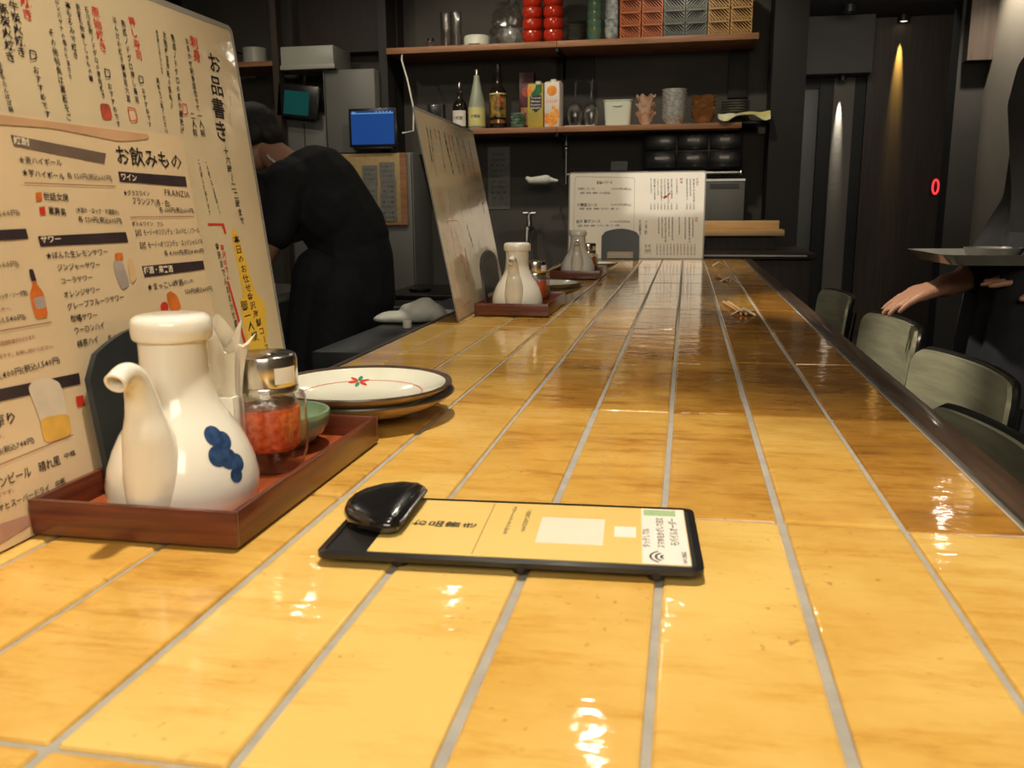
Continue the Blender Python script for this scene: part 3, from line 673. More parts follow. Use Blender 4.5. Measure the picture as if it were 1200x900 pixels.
OUTLINES = [
('S1', [(0.3352, 0.2813), (0.3461, 0.2811), (0.3463, 0.2713), (0.3358, 0.2697)], 'red'),
('S1', [(0.4159, 0.2926), (0.4241, 0.2928), (0.4239, 0.2841), (0.4152, 0.2825)], 'red'),
('S1', [(0.237, 0.308), (0.2434, 0.308), (0.2435, 0.303), (0.2364, 0.3008)], 'ink'),
('S1', [(0.3152, 0.3073), (0.3222, 0.307), (0.3215, 0.3013), (0.3151, 0.3004)], 'ink'),
('S1', [(0.3583, 0.3082), (0.365, 0.3078), (0.3644, 0.3024), (0.3584, 0.3017)], 'ink'),
('S2', [(0.0648, 0.1788), (0.1596, 0.1797), (0.1327, 0.025), (0.0454, 0.02)], 'red'),
('S3', [(0.0215, 0.3129), (0.249, 0.3053), (0.2516, 0.0103), (0.0168, 0.0097)], 'ink'),
]


def frame_from(O, U, V):
    U = Vector(U).normalized(); V = Vector(V).normalized(); N = U.cross(V).normalized()
    M = Matrix((U, V, N)).transposed().to_4x4(); M.translation = Vector(O); return M
def outline(mb, pts, t, z):
    n = len(pts); cx = sum(p[0] for p in pts) / n; cy = sum(p[1] for p in pts) / n
    inn = []
    for x, y in pts:
        d = math.hypot(x - cx, y - cy); inn.append((x - (x - cx) / d * t, y - (y - cy) / d * t))
    mb.add([(x, y, z) for x, y in pts] + [(x, y, z) for x, y in inn], [(i, (i + 1) % n, n + (i + 1) % n, n + i) for i in range(n)])
def round_quad(pts, k=.18, n=4):
    out = []; m_ = len(pts)
    for i in range(m_):
        p = Vector(pts[i]); a = Vector(pts[i - 1]); b = Vector(pts[(i + 1) % m_])
        p0 = p + (a - p) * min(k, .012 / max((a - p).length, .012)) * 1; p1 = p + (b - p) * min(k, .012 / max((b - p).length, .012))
        for j in range(n + 1):
            t = j / n; q = p0 * (1 - t) ** 2 + p * 2 * t * (1 - t) + p1 * t * t; out.append((q.x, q.y))
    return out
def sheet(code, name, label, M, W, H, material, hand, group=None, thick=.0009, rim=True):
    root = thing(name, label, 'menu', group=group); root.matrix_world = M
    MB().prism(rrect(0, W, 0, H, .006), -thick, 0).build('laminated_sheet', material, root)
    if rim:
        r_ = MB(); o_ = rrect(-.002, W + .002, -.002, H + .002, .008); i_ = rrect(0.003, W - .003, .003, H - .003, .005); n = len(o_)
        r_.add([(x, y, .00012) for x, y in o_] + [(x, y, .00012) for x, y in i_] + [(x, y, -.0011) for x, y in o_],
               [(i, (i + 1) % n, n + (i + 1) % n, n + i) for i in range(n)] + [(i, 2 * n + i, 2 * n + (i + 1) % n, (i + 1) % n) for i in range(n)])
        r_.build('laminate_rim', 'laminate', root)
    cols = {}
    for s_, c, mode, t, x0, y0, x1, y1, h in TEXTS:
        if s_ != code: continue
        mb = cols.setdefault(c, MB())
        if mode == 'V': text_v(mb, t, x0, y0, x1, y1, h * (1.3 if code == 'S1' else 1.1), .0004, .012 if code == 'S1' else .010, hand)
        else: text_h(mb, t, x0, y0, x1, y1, h, .0004, .008 if c != 'white' else .02)
    for s_, pts, c in OUTLINES:
        if s_ == code: outline(cols.setdefault(c, MB()), round_quad(pts), .0011, .0006)
    for c, mb in cols.items():
        mb.build({'ink': 'black_lettering', 'red': 'red_lettering', 'white': 'white_lettering', 'brown': 'brown_lettering', 'grey_ink': 'grey_lettering'}[c], c, root, smooth=0)
    nm = {'bar': 'heading_bar', 'mark': 'colour_mark', 'band': 'torn_colour_band', 'bottle': 'bottle_picture', 'mug': 'beer_mug_picture', 'glass': 'sour_glass_picture',
          'fruit': 'plum_wine_picture', 'hl': 'yellow_highlight', 'stamp': 'red_seal', 'line': 'red_rule', 'arrow': 'red_arrow'}
    for j, (s_, k, pts, c) in enumerate([p for p in PRINTS if p[0] == code]):
        if k in ('bottle', 'mug', 'glass', 'fruit', 'stamp', 'band', 'hl'): pts = round_quad(pts, .3)
        q = [(min(max(x, .002), W - .002), min(max(y, .002), H - .002)) for x, y in pts]
        z = .0003 + .00001 * j
        MB().add([(x, y, z) for x, y in q], [tuple(range(len(q)))]).build(nm[k], c, root, smooth=0)
    return root
M1 = frame_from((-.392, .347, .7505), (0, 1, 0), (-.1148, 0, .9934))
MD = frame_from((-.3865, .373, .7515), (0, 1, 0), (-.1148, 0, .9934))
M2 = frame_from((-.383, 1.538, .751), (-.03, 1, 0), (-.195, 0, .981))
M3 = frame_from((-.437, 3.45, .7515), (1, .02, 0), (0, .08, .997))
sheet('S1', 'food_menu', 'large handwritten food menu with yellow highlight, nearest sheet on the left', M1, .532, .376, 'menu_paper', 1)
dm = sheet('D', 'drinks_menu', 'printed drinks menu with dark heading bars leaning on the large handwritten menu', MD, .372, .262, 'menu_cream', 0, rim=False)
rl = MB()
for (a, b), (c, d) in [((.1737, .218), (.2675, .2177)), ((.2779, .1948), (.3708, .1943)), ((.1133, .128), (.1715, .1276)), ((.0904, .0495), (.169, .0513))]:
    c = min(c, .368); rl.add([(a, b, .0005), (c, d, .0005), (c, d + .0006, .0005), (a, b + .0006, .0005)], [(0, 1, 2, 3)])
rl.build('ruled_line', 'brown', dm, smooth=0)
sheet('S2', 'food_menu', 'laminated menu with a red framed box, standing beside the second wooden tray', M2, .487, .375, 'menu_paper', 1)
sheet('S3', 'food_menu', 'white menu board standing at the far end of the counter', M3, .512, .326, 'menu_white', .6)

# menu stands: arched plate with an opening at the foot and a foot plate
def stand_mesh(w_=.143, h=.115):
    pts = [(-w_ / 2, 0), (-w_ / 2 + .022, 0), (-w_ / 2 + .022, .032), (w_ / 2 - .022, .032), (w_ / 2 - .022, 0), (w_ / 2, 0)]
    top = []
    for k in range(13):
        t = k / 12; x = w_ / 2 - w_ * t; top.append((x, h - .018 * (2 * t - 1) ** 2 - (.010 if k in (0, 12) else 0)))
    return pts + top
def make_stand(label, loc, rz):
    r_ = thing('menu_stand', label, 'menu stand', loc, rz, None)
    # local: plate in the x-z plane, lies along x
    pts = stand_mesh(); mb = MB().prism(pts, -.0022, .0022)
    mb.xf(RX(-.115) @ RX(PI / 2)); mb.build('front_plate', 'stand_plastic', r_)
    MB().box(-.0715, .0715, .000, .0045, -.001, .004).build('foot', 'stand_plastic', r_)
    return r_
make_stand('dark arched menu stand plate behind the nearest white soy sauce pot', (-.3780, .628, .7515), PI / 2)
make_stand('dark arched menu stand plate beside the second wooden tray', (-.368, 1.768, .7515), PI / 2)
make_stand('dark arched menu stand at the far end of the counter', (-.236, 3.434, .7515), 0.02)

# clipboard
CB = frame_from((-.0895, .5365, .7585), (.9999, .004, 0), (-.004, .9999, 0)); CB.translation = Vector((-.0895, .548, .7585))
CB = frame_from((-.09, .549, .7585), (.9976, .0698, 0), (-.0698, .9976, 0)) @ RZ(-.014)
cb = thing('clipboard', 'black clipboard lying on the tiles with a yellow order card', 'clipboard'); cb.matrix_world = CB
MB().prism(rrect(-.108, .111, -.064, .039, .007), -.0036, -.0008).build('backing_board', 'black_plastic', cb)
rm = MB(); o_ = rrect(-.108, .111, -.064, .039, .007); i_ = rrect(-.1035, .107, -.0605, .0355, .004); n = len(o_)
rm.add([(x, y, -.0008) for x, y in o_] + [(x, y, .0002) for x, y in i_] + [(x, y, -.0008) for x, y in i_],
       [(i, (i + 1) % n, n + (i + 1) % n, n + i) for i in range(n)] + [(n + i, n + (i + 1) % n, 2 * n + (i + 1) % n, 2 * n + i) for i in range(n)])
rm.build('raised_rim', 'black_plastic', cb)
for px, py in ((-.06, -.055), (.01, -.057), (.085, -.057), (-.06, .03), (.085, .03)):
    MB().lathe([(.0045, -.0085), (.0045, -.0036)], 12, (px, py, .0003)).build('rubber_foot', 'black_plastic', cb)
card = MB().prism([(x, y) for x, y in rrect(-.079, .1045, -.0575, .0335, .001)], -.0008, -.0003).build('order_card', 'clip_paper', cb)
MB().prism(rrect(.0775, .1040, -.0572, .0325, .001), -.0003, -.0001).build('white_label', 'label_white', cb)
t_ = MB(); text_v(t_, 'お品書き', 0, 0, 0, -.042, .0105, 0, .01, .6)
t_.xf(T(-.0645, -.0105, .00005) @ RZ(PI / 2)); t_.build('black_lettering', 'ink', cb, smooth=0)
t_ = MB(); text_v(t_, 'スマートフォンから', 0, 0, 0, -.05, .0035, 0, .01); t_.xf(T(-.004, .027, 0) @ RZ(0)); 
t2 = MB(); text_v(t2, 'ご注文いただけます', 0, 0, 0, -.04, .0035, 0, .01); t2.xf(T(.006, .022, 0)); t_.join(t2)
t_.build('small_lettering', 'grey_ink', cb, smooth=0)
MB().box(.0155, .0550, -.0335, .0095, -.0003, -.0001).build('white_sticker', 'qr_paper', cb)
MB().box(.0612, .0742, -.0188, -.0015, -.0003, -.0001).build('white_sticker', 'label_white', cb)
MB().box(-.0185, -.018, -.055, .031, -.0003, -.0002).build('fold_line', 'brown', cb)
MB().box(.0790, .0990, .020, .0305, -.0001, 0).build('green_print', 'label_green', cb)
lg = MB()
for r_ in (.0035, .0065, .0095):
    n = 14; v = []
    for k in range(n + 1):
        a = math.radians(120 + 120 * k / n); v += [(.091 + r_ * math.cos(a), -.047 + r_ * math.sin(a), .00005), (.091 + (r_ - .0012) * math.cos(a), -.047 + (r_ - .0012) * math.sin(a), .00005)]
    lg.add(v, [(2 * k, 2 * k + 1, 2 * k + 3, 2 * k + 2) for k in range(n)])
lg.build('wave_emblem', 'ink', cb, smooth=0)
t_ = MB()
text_h(t_, 'タッチしてね', .0800, -.034, .0800, -.004, .005, 0, .01); text_h(t_, 'スマホをかざして注文', .0885, -.034, .0885, .016, .005, 0, .01); text_h(t_, 'モバイルオーダー', .0965, -.030, .0965, .016, .006, 0, .01)
text_h(t_, 'NFC対応', .1010, -.055, .1010, -.038, .003, 0, .01)
t_.xf(T(0, 0, .00005)); t_.build('green_lettering', 'label_green' if False else 'grey_ink', cb, smooth=0)
# clip: D-shaped domed grip
cl = MB(); outl = [(-.0675, -.036), (-.0665, .047)]
for k in range(1, 12):
    a = math.radians(90 + 180 * k / 12); outl.append((-.083 + .024 * math.cos(a), .005 + .050 * math.sin(a)))
outl = [(-.0675, -.037), (-.0665, .045), (-.072, .052), (-.084, .054), (-.096, .047), (-.105, .034), (-.109, .018), (-.1095, .002), (-.107, -.012), (-.101, -.024), (-.092, -.033), (-.080, -.040), (-.072, -.0405)]
n = len(outl); cx0, cy0 = -.087, .006; layers = [(1, .004), (1.02, .008), (1.0, .0125), (.95, .0150), (.80, .0160), (.4, .0163)]
v = []
for s_, z in layers: v += [(cx0 + (x - cx0) * s_, cy0 + (y - cy0) * s_, z) for x, y in outl]
v.append((cx0, cy0, .0163)); L_ = len(layers)
f = [(k * n + i, k * n + (i + 1) % n, (k + 1) * n + (i + 1) % n, (k + 1) * n + i) for k in range(L_ - 1) for i in range(n)]
f += [((L_ - 1) * n + i, (L_ - 1) * n + (i + 1) % n, L_ * n) for i in range(n)] + [tuple(range(n))[::-1]]
v = [(x, -.012 + (y + .012) * .84, z * .64) for x, y, z in v]
clip = cl.add(v, f).build('clip', 'clip_plastic', cb, smooth=50)
MB().box(-.096, -.078, -.022, .034, -.0008, .005).build('clip_hinge', 'black_metal', clip)
MB().tube([(-.0668, -.031, .006), (-.0660, .034, .006)], .0016, 8).build('clip_rim', 'clip_plastic', clip)

# ================================================================ TRAY SETS
TX = -.318
def make_tray(label, loc, group=None):
    t = thing('wooden_tray', label, 'tray', loc, 0, group)
    W2, L2, H, th = .070, .249, .0225, .0042
    MB().box(-W2, W2, 0, th, 0, H, .0006).build('rim_board', 'tray_wood', t)
    MB().box(-W2, W2, L2 - th, L2, 0, H, .0006).build('rim_board', 'tray_wood', t)
    MB().box(-W2, -W2 + th, th, L2 - th, 0, H, .0006).build('rim_board', 'tray_wood', t)
    MB().box(W2 - th, W2, th, L2 - th, 0, H, .0006).build('rim_board', 'tray_wood', t)
    MB().box(-W2 + th, W2 - th, th, L2 - th, .001, .0045).build('tray_floor', 'tray_floor', t)
    for sx in (-1, 1):
        for y in (.012, L2 - .012): MB().lathe([(.005, -.0022), (.005, .001)], 10, (sx * (W2 - .012), y, 0)).build('foot', 'black_plastic', t)
    return t
BODY = [(.0435, 0), (.0470, .003), (.0488, .010), (.0487, .019), (.0465, .030), (.0425, .041), (.0375, .051), (.0315, .060), (.0265, .069), (.0235, .078), (.0222, .087), (.0216, .100), (.0216, .112)]
def body_r(z):
    for (r0, z0), (r1, z1) in zip(BODY, BODY[1:]):
        if z0 <= z <= z1: return r0 + (r1 - r0) * (z - z0) / (z1 - z0)
    return BODY[-1][0]
def make_pot(label, loc, rz, bloom=-20, group=None):
    p = thing('soy_sauce_pot', label, 'soy sauce pot', loc, rz, group)
    MB().lathe(BODY, 56).build('pot_body', 'ceramic', p, smooth=60)
    MB().lathe([(.0222, .1115), (.0242, .1118), (.0250, .1135), (.0254, .1180), (.0252, .1230), (.0238, .1262), (.0205, .1278), (.012, .1283), (0, .1284)], 48).build('lid', 'ceramic', p, smooth=60)
    pts = [(0, -.0335, .003), (0, -.0350, .008), (0, -.0360, .017), (0, -.0365, .028), (0, -.0378, .040), (0, -.0405, .052), (0, -.0420, .063), (0, -.0440, .073), (0, -.0475, .0815), (0, -.0525, .0865), (0, -.0590, .0880), (0, -.0650, .0868), (0, -.0690, .0850)]
    rad = [.0145, .0170, .0186, .0186, .0172, .0148, .0112, .0094, .0080, .0072, .0066, .0063, .0066]
    pts = [(a, b, c * 1.13) for a, b, c in pts]
    P2 = pts; r2 = rad
    # smooth interpolation
    qp = []; qr = []
    for i in range(len(P2) - 1):
        for j in range(3 if i < 12 else 1):
            t = j / (3 if i < 12 else 1); p0, p1 = Vector(P2[max(i - 1, 0)]), Vector(P2[i]); p2, p3 = Vector(P2[i + 1]), Vector(P2[min(i + 2, 12)])
            a = .5 * ((2 * p1) + (p2 - p0) * t + (2 * p0 - 5 * p1 + 4 * p2 - p3) * t * t + (-p0 + 3 * p1 - 3 * p2 + p3) * t ** 3) if i < 11 else p1.lerp(p2, t)
            qp.append(a); qr.append(r2[i] + (r2[i + 1] - r2[i]) * t)
    qp.append(Vector(P2[-1])); qr.append(r2[-1])
    sp_ = MB().tube(qp, qr, 28, cap=False).tube([q_ for q_ in qp[-7:]], [.0046] * 7, 20, cap=False).ell(qp[-7], (.0046, .0046, .0046), 12, 8)
    tg = (qp[-1] - qp[-2]).normalized(); sx_ = Vector((1, 0, 0)); sy_2 = tg.cross(sx_).normalized()
    sp_.tube([qp[-1] + (sx_ * math.cos(2 * PI * k / 24) + sy_2 * math.sin(2 * PI * k / 24)) * .00565 for k in range(25)], .00118, 8, cap=False)
    sp_.build('spout', 'ceramic', p, smooth=60)
    # blue plum blossom print wrapped on the shoulder, painted dots
    def blossom(th0, zs, parent):
        b_ = MB(); s = []
        for dt, dz, rr in ((-.14, .049, .0062), (.08, .045, .0058), (-.20, .037, .0066), (.02, .034, .0066), (.20, .030, .0060), (.10, .023, .0050)):
            n = 18; v = []; f = []
            for rg in range(4):
                for k in range(n):
                    a = 2 * PI * k / n; z = dz + zs + rr * rg / 3 * math.sin(a); th = th0 + dt * .7 + rr * rg / 3 * math.cos(a) / body_r(z); r_ = body_r(z) + .00025
                    v.append((r_ * math.cos(th), r_ * math.sin(th), z))
            for rg in range(3): f += [(rg * n + k, rg * n + (k + 1) % n, (rg + 1) * n + (k + 1) % n, (rg + 1) * n + k) for k in range(n)]
            b_.add(v, f)
        b_.build('blossom_print', 'cobalt', parent, smooth=60)
    blossom(math.radians(bloom) - rz, .003, p)
    return p
FL = [0, 0, 0]
def make_bottle(label, loc, group=None):
    b = thing('chili_bottle', label, 'seasoning bottle', loc, 0, group)
    fl = lambda a, k: 1.07 + (.12 * abs(math.cos(4 * a)) ** .7 - .07) * (1 if 1 < k < 9 else 0)
    outer = [(.016, 0), (.0215, .0006), (.0235, .004), (.0245, .010), (.0262, .014), (.0268, .020), (.0268, .046), (.0266, .053), (.0250, .0570), (.0225, .0590), (.0220, .066)]
    inner = [(.0195, .066), (.0195, .0580), (.0215, .0540), (.0222, .050), (.0222, .020), (.0200, .0155), (.010, .0142), (0, .0140)]
    n1 = len(outer)
    MB().lathe([(0, 0)] + outer + inner, 64, mod=lambda a, k: fl(a, k - 1) if k <= n1 else 1).build('glass_jar', 'glass', b, smooth=50)
    MB().lathe([(0, .0145), (.010, .0147), (.0200, .0160), (.0232, .0205), (.0232, .0480), (.015, .0492), (.006, .0480), (0, .0486)], 64, mod=lambda a, k: 1 + .05 * abs(math.cos(4 * a)) if 2 < k < 6 else 1).build('chili_oil', 'chili', b, smooth=60)
    MB().lathe([(.0222, .0600), (.0236, .0602), (.0236, .0640), (.0232, .0648), (.0236, .0655), (.0236, .0840), (.0226, .0873), (.0195, .0888), (0, .0890)], 48).build('metal_cap', 'chrome_cap', b, smooth=35)
    lb = MB(); n = 8; v = []
    for k in range(n + 1):
        a = math.radians(-48 + 46 * k / n)
        for z in (.0680, .0800): v.append((.02385 * math.cos(a), .02385 * math.sin(a), z))
    lb.add(v, [(2 * k, 2 * k + 2, 2 * k + 3, 2 * k + 1) for k in range(n)]); lb.build('white_label', 'label_white', b)
    return b
def make_dish(label, loc, group=None):
    d_ = thing('celadon_dish', label, 'dish', loc, 0, group)
    MB().lathe([(.018, 0), (.019, .0015), (.024, .004), (.034, .012), (.0385, .020), (.0400, .028), (.0395, .0305), (.0365, .0305), (.0355, .027), (.032, .018), (.022, .010), (0, .009)], 44).build('bowl', 'celadon', d_, smooth=60)
    return d_
def make_holder(label, loc, group=None):
    h = thing('napkin_holder', label, 'napkin holder', loc, 0, group)
    w2, d2, H, t = .0215, .0085, .062, .0022
    m_ = MB().box(-w2, w2, -d2, -d2 + t, 0, H, .0007).box(-w2, w2, d2 - t, d2, 0, H, .0007).box(-w2, -w2 + t, -d2 + t, d2 - t, 0, H, .0005).box(w2 - t, w2, -d2 + t, d2 - t, 0, H, .0005).box(-w2, w2, -d2, d2, 0, .002)
    m_.build('porcelain_box', 'ceramic', h); return h
def napkin_mesh(w0, w1, h, flare, seed):
    r = random.Random(seed); nx, nz = 10, 14; v = []; f = []
    ph = r.random() * 6
    for side in (0, 1):
        for j in range(nz + 1):
            t = j / nz; wd = w0 + (w1 - w0) * t * t
            for i in range(nx + 1):
                s = i / nx - .5
                x = s * wd + flare[0] * t ** 2.4; y = flare[1] * t ** 2.4 + .0022 * t * math.sin(s * 16 + ph) + (.0007 if side else 0)
                z = h * t - (.012 * t ** 6) * (1 + math.sin(s * 7 + ph)) - .5 * abs(flare[0]) * t ** 4
                v.append((x, y, z))
    n = (nx + 1) * (nz + 1)
    for j in range(nz):
        for i in range(nx):
            a = j * (nx + 1) + i; q = (a, a + 1, a + nx + 2, a + nx + 1); f += [q, tuple(n + k for k in q[::-1])]
    return MB().add(v, f)
def make_napkin(label, loc, p, seed, group):
    o = napkin_mesh(*p, seed).build('paper_napkin', 'napkin', None, loc=loc, smooth=60)
    return tag(o, label, 'napkin', group)
def make_plate(label, loc, group=None):
    p = thing('ceramic_plate', label, 'plate', loc, 0, group)
    MB().lathe([(.022, 0), (.023, .003), (.026, .004), (.052, .010), (.073, .020), (.0835, .0275), (.0870, .0318), (.0865, .0330), (.0835, .0322), (.070, .0245), (.045, .0140), (.025, .0110), (0, .0105)], 64).build('dish_body', 'plate_clay', p, smooth=60)
    MB().lathe([(.0815, .03165), (.0700, .0250), (.045, .0145), (.025, .0115), (0, .0110)], 64, cap0=False).build('white_glaze', 'plate_glaze', p, smooth=60)
    MB().lathe([(.0848, .0301), (.0878, .0318), (.0872, .0336), (.0848, .0334), (.0812, .0318), (.0815, .0312)], 64, closed=True).build('brown_rim', 'plate_brown', p, smooth=60)
    def pr_(r):  # height of the glaze at radius r
        L = [(0, .0110), (.025, .0115), (.045, .0145), (.07, .0250), (.0815, .03165)]
        for (a, b), (c, d) in zip(L, L[1:]):
            if a <= r <= c: return b + (d - b) * (r - a) / (c - a)
        return .0317
    rg = MB(); n = 96; v = []
    for k in range(n):
        a = 2 * PI * k / n
        for r_ in (.0575, .0584): v.append((r_ * math.cos(a), r_ * math.sin(a), pr_(r_) + .0003))
    rg.add(v, [(2 * k, 2 * k + 1, (2 * k + 3) % (2 * n), (2 * k + 2) % (2 * n)) for k in range(n)]); rg.build('painted_red_ring', 'red_paint', p)
    for cx, cy, s_ in ((-.012, .055, 1.0), (.0, -.030, 1.25)):
        fr_, fg_ = MB(), MB()
        for k in range(6):
            a0 = PI * k / 3 + .4; v = []; n = 8
            for j in range(n):
                t = 2 * PI * j / n; lx = .0062 * s_ + .0052 * s_ * math.cos(t); ly = .0021 * s_ * math.sin(t)
                X = cx + lx * math.cos(a0) - ly * math.sin(a0); Y_ = cy + lx * math.sin(a0) + ly * math.cos(a0); v.append((X, Y_, pr_(math.hypot(X, Y_)) + .0005))
            (fg_ if k in (1, 4) else fr_).add(v, [tuple(range(n))])
        fr_.build('painted_flower', 'red_paint', p, smooth=0); fg_.build('painted_leaf', 'green_paint', p, smooth=0)
    for ch in p.children:
        for v_ in ch.data.vertices: v_.co.z *= .8
    return p

sets = [('nearest', 'nearest', .490, -.318, .075), ('second', 'middle', 1.628, -.306, .03), ('third', 'farthest', 2.478, -.292, .07)]
base = {}
for i, (w1, w2, ty, tx, rz) in enumerate(sets):
    G = lambda s: None
    z0 = .7522; zf = z0 + .0045
    L = [('tray', (tx, ty, z0), None), ('pot', (tx + .0015, ty + .0590, zf + .0003), rz), ('bottle', (tx + .0205, ty + .146, zf + .0003), None), ('holder', (tx - .008, ty + .1165 , zf + .0003), None), ('dish', (tx + .003, ty + .203, zf + .0003), None)]
    txt = dict(tray=f'reddish brown wooden condiment tray, {w1} of the three on the counter', pot=f'white soy sauce pot with a tall spout in the {w1} wooden tray',
               bottle=f'fluted glass bottle of red chili with a metal cap in the {w1} tray', holder=f'narrow white porcelain napkin holder behind the {w1} soy sauce pot', dish=f'small green celadon dish at the back of the {w1} tray')
    for k, loc, r_ in L:
        if k == 'pot' : make_pot(txt[k], loc, rz, -20 if i == 0 else 80)
        elif i == 0: base[k] = dict(tray=make_tray, bottle=make_bottle, holder=make_holder, dish=make_dish)[k](txt[k], loc)
        else: copy_thing(base[k], txt[k], loc)
    hx, hy = tx - .006, ty + .1165
    specs = [((.036, .040, .112, (.0, .002)), -.0035), ((.036, .038, .118, (.006, .001)), -.0005), ((.034, .042, .124, (.013, -.001)), .0028)] if i == 0 else \
            [((.036, .037, .110, (.001, .0005)), -.0045), ((.036, .037, .112, (-.001, .0005)), -.0018), ((.036, .037, .109, (.001, .0005)), .0010), ((.036, .036, .108, (0, .0005)), .0038)]
    for j, (sp_, dy) in enumerate(specs):
        make_napkin(f'folded white paper napkin, {["frontmost", "second from the front", "third from the front", "rearmost"][j]} in the {w1} tray\'s holder', (hx, hy + dy, zf + .004), sp_, i * 7 + j, f'paper napkins in the {w1} holder')

# plates behind each tray, two stacked
pl0 = make_plate('brown-rimmed plate underneath the painted plate behind the nearest tray', (-.2945, .832, .7503))
copy_thing(pl0, 'white plate with painted red flowers and brown rim, behind the nearest tray', (-.2950, .826, .7599), .2)
copy_thing(pl0, 'brown-rimmed plate under another behind the second tray', (-.300, 1.972, .7503))
copy_thing(pl0, 'white plate with brown rim on top of the pair behind the second tray', (-.300, 1.970, .7599), .5)
copy_thing(pl0, 'white plate with brown rim behind the farthest tray', (-.285, 2.825, .7503), 1.)

# folded paper chopstick rests with chopsticks
def make_rest(label, loc, rz, wd):
    r_ = thing('paper_chopstick_rest', label, 'chopstick rest', loc, rz); a = .0225; h = .0135
    for sx in (-1, 1):
        MB().add([(0, -wd, h), (0, wd, h), (sx * a, wd, .0004), (sx * a, -wd, .0004), (0, -wd, h - .0009), (0, wd, h - .0009), (sx * (a - .0012), wd, .0003), (sx * (a - .0012), -wd, .0003)],
                 [(0, 1, 2, 3), (7, 6, 5, 4), (0, 3, 7, 4), (1, 5, 6, 2), (2, 6, 7, 3), (0, 4, 5, 1)]).build('paper_flap', 'paper_white', r_, smooth=0)
    return r_
for nm, (x, y), rz, wd in (('nearest', (.118, 1.715), -.12, .013), ('middle', (.124, 2.455), .08, .011), ('farthest', (.121, 3.10), .12, .010)):
    make_rest(f'tent-folded white paper chopstick rest, {nm} of the three on the right', (x, y, .7505), rz, wd)
    if nm != 'farthest':
        for s_ in (-1, 1):
            o = MB().tube([(0, -.045, .004), (0, .15, .0045)], [.0022, .0032], 8).build('chopstick', 'pale_wood', None, loc=(x - .006 + s_ * .0045, y + .03, .7505), rz=.12)
            tag(o, f'pale wooden chopstick, {"left" if s_ < 0 else "right"} one under the {nm} folded paper rest', 'chopstick', f'chopsticks under the {nm} paper rest')

# ================================================================ CHAIRS
def make_chair(label, loc, rz):
    """faces -x; origin on the floor under the seat"""
    c = thing('dining_chair', label, 'chair', loc, rz)
    nb = 14; v = []; f = []; Wd = .195; H0, H1 = .455, .690
    prof = []
    outl = rrect(-Wd, Wd, H0, H1, .035, 5)
    def bx(y, z): return .185 + .10 * (z - .45) - .035 * (y / Wd) ** 2 + .03
    for th in (0, .011):
        pass
    ny, nz = 16, 10
    def pt(i, k, th):
        y = -Wd + 2 * Wd * i / ny; z = H0 + (H1 - H0) * k / nz
        r_ = .034; ay = abs(y)  # round the corners
        for zc, s in ((H1 - r_, 1), (H0 + r_, -1)):
            if s * (z - zc) > 0 and ay > Wd - r_:
                dz = (z - zc) / r_; dy = (ay - (Wd - r_)) / r_; m_ = max(abs(dz), dy); l_ = math.hypot(dz, dy)
                if l_ > 0: dz, dy = dz * m_ / l_, dy * m_ / l_
                z = zc + dz * r_; y = math.copysign(Wd - r_ + dy * r_, y)
        return (bx(y, z) + th, y, z)
    for th in (0, .010):
        for i in range(ny + 1):
            for k in range(nz + 1): v.append(pt(i, k, th))
    n = (ny + 1) * (nz + 1)
    for i in range(ny):
        for k in range(nz):
            a = i * (nz + 1) + k; q = (a, a + nz + 1, a + nz + 2, a + 1); f += [q, tuple(n + t for t in q[::-1])]
    bd = [i * (nz + 1) for i in range(ny + 1)] + [ny * (nz + 1) + k for k in range(1, nz + 1)] + [i * (nz + 1) + nz for i in range(ny - 1, -1, -1)] + [k for k in range(nz - 1, 0, -1)]
    for a, b in zip(bd, bd[1:] + bd[:1]): f.append((a, b, n + b, n + a))
    MB().add(v, f).build('backrest', 'chair_metal', c, smooth=50)
    # black back shell and top rim
    rim = [Vector(v[i]) + Vector((.012, 0, 0)) for i in bd[ny:ny + nz + ny + nz + 1]]
    pts = [Vector(v[i]) + Vector((.013, 0, 0)) for i in bd] ; pts.append(pts[0])
    MB().tube(pts, .0062, 8, cap=False).build('backrest_rim', 'black_metal', c)
    s = MB(); s.prism(rrect(-.195, .185, -.19, .19, .05), .425, .447); s.build('seat', 'chair_metal', c, smooth=50)
    for sx, sy in ((-1, -1), (-1, 1)):
        MB().tube([(sx * .165, sy * .165, .425), (sx * .19, sy * .185, .0)], [.012, .010], 10).build('leg', 'black_metal', c)
    for sy in (-1, 1):
        MB().tube([(.20, sy * .186, 0), (.178, sy * .182, .43), (.218, sy * .174, .56), (.232, sy * .166, .655)], [.010, .012, .010, .008], 10).build('leg', 'black_metal', c)
    MB().tube([(-.17, -.17, .20), (-.17, .17, .20)], .007, 8).build('stretcher', 'black_metal', c)
    return c
for lb, x, y, rz in (('dining chair with an olive metal back, nearest to the viewer at the right edge', .135, 1.07, .04),
                     ('second dining chair from the viewer, wide olive metal back', .248, 1.555, .10),
                     ('third dining chair from the viewer, below the reaching hand', .258, 2.13, .08),
                     ('farthest dining chair along the counter, in shadow', .235, 2.76, .05)):
    make_chair(lb, (x, y, 0), rz)

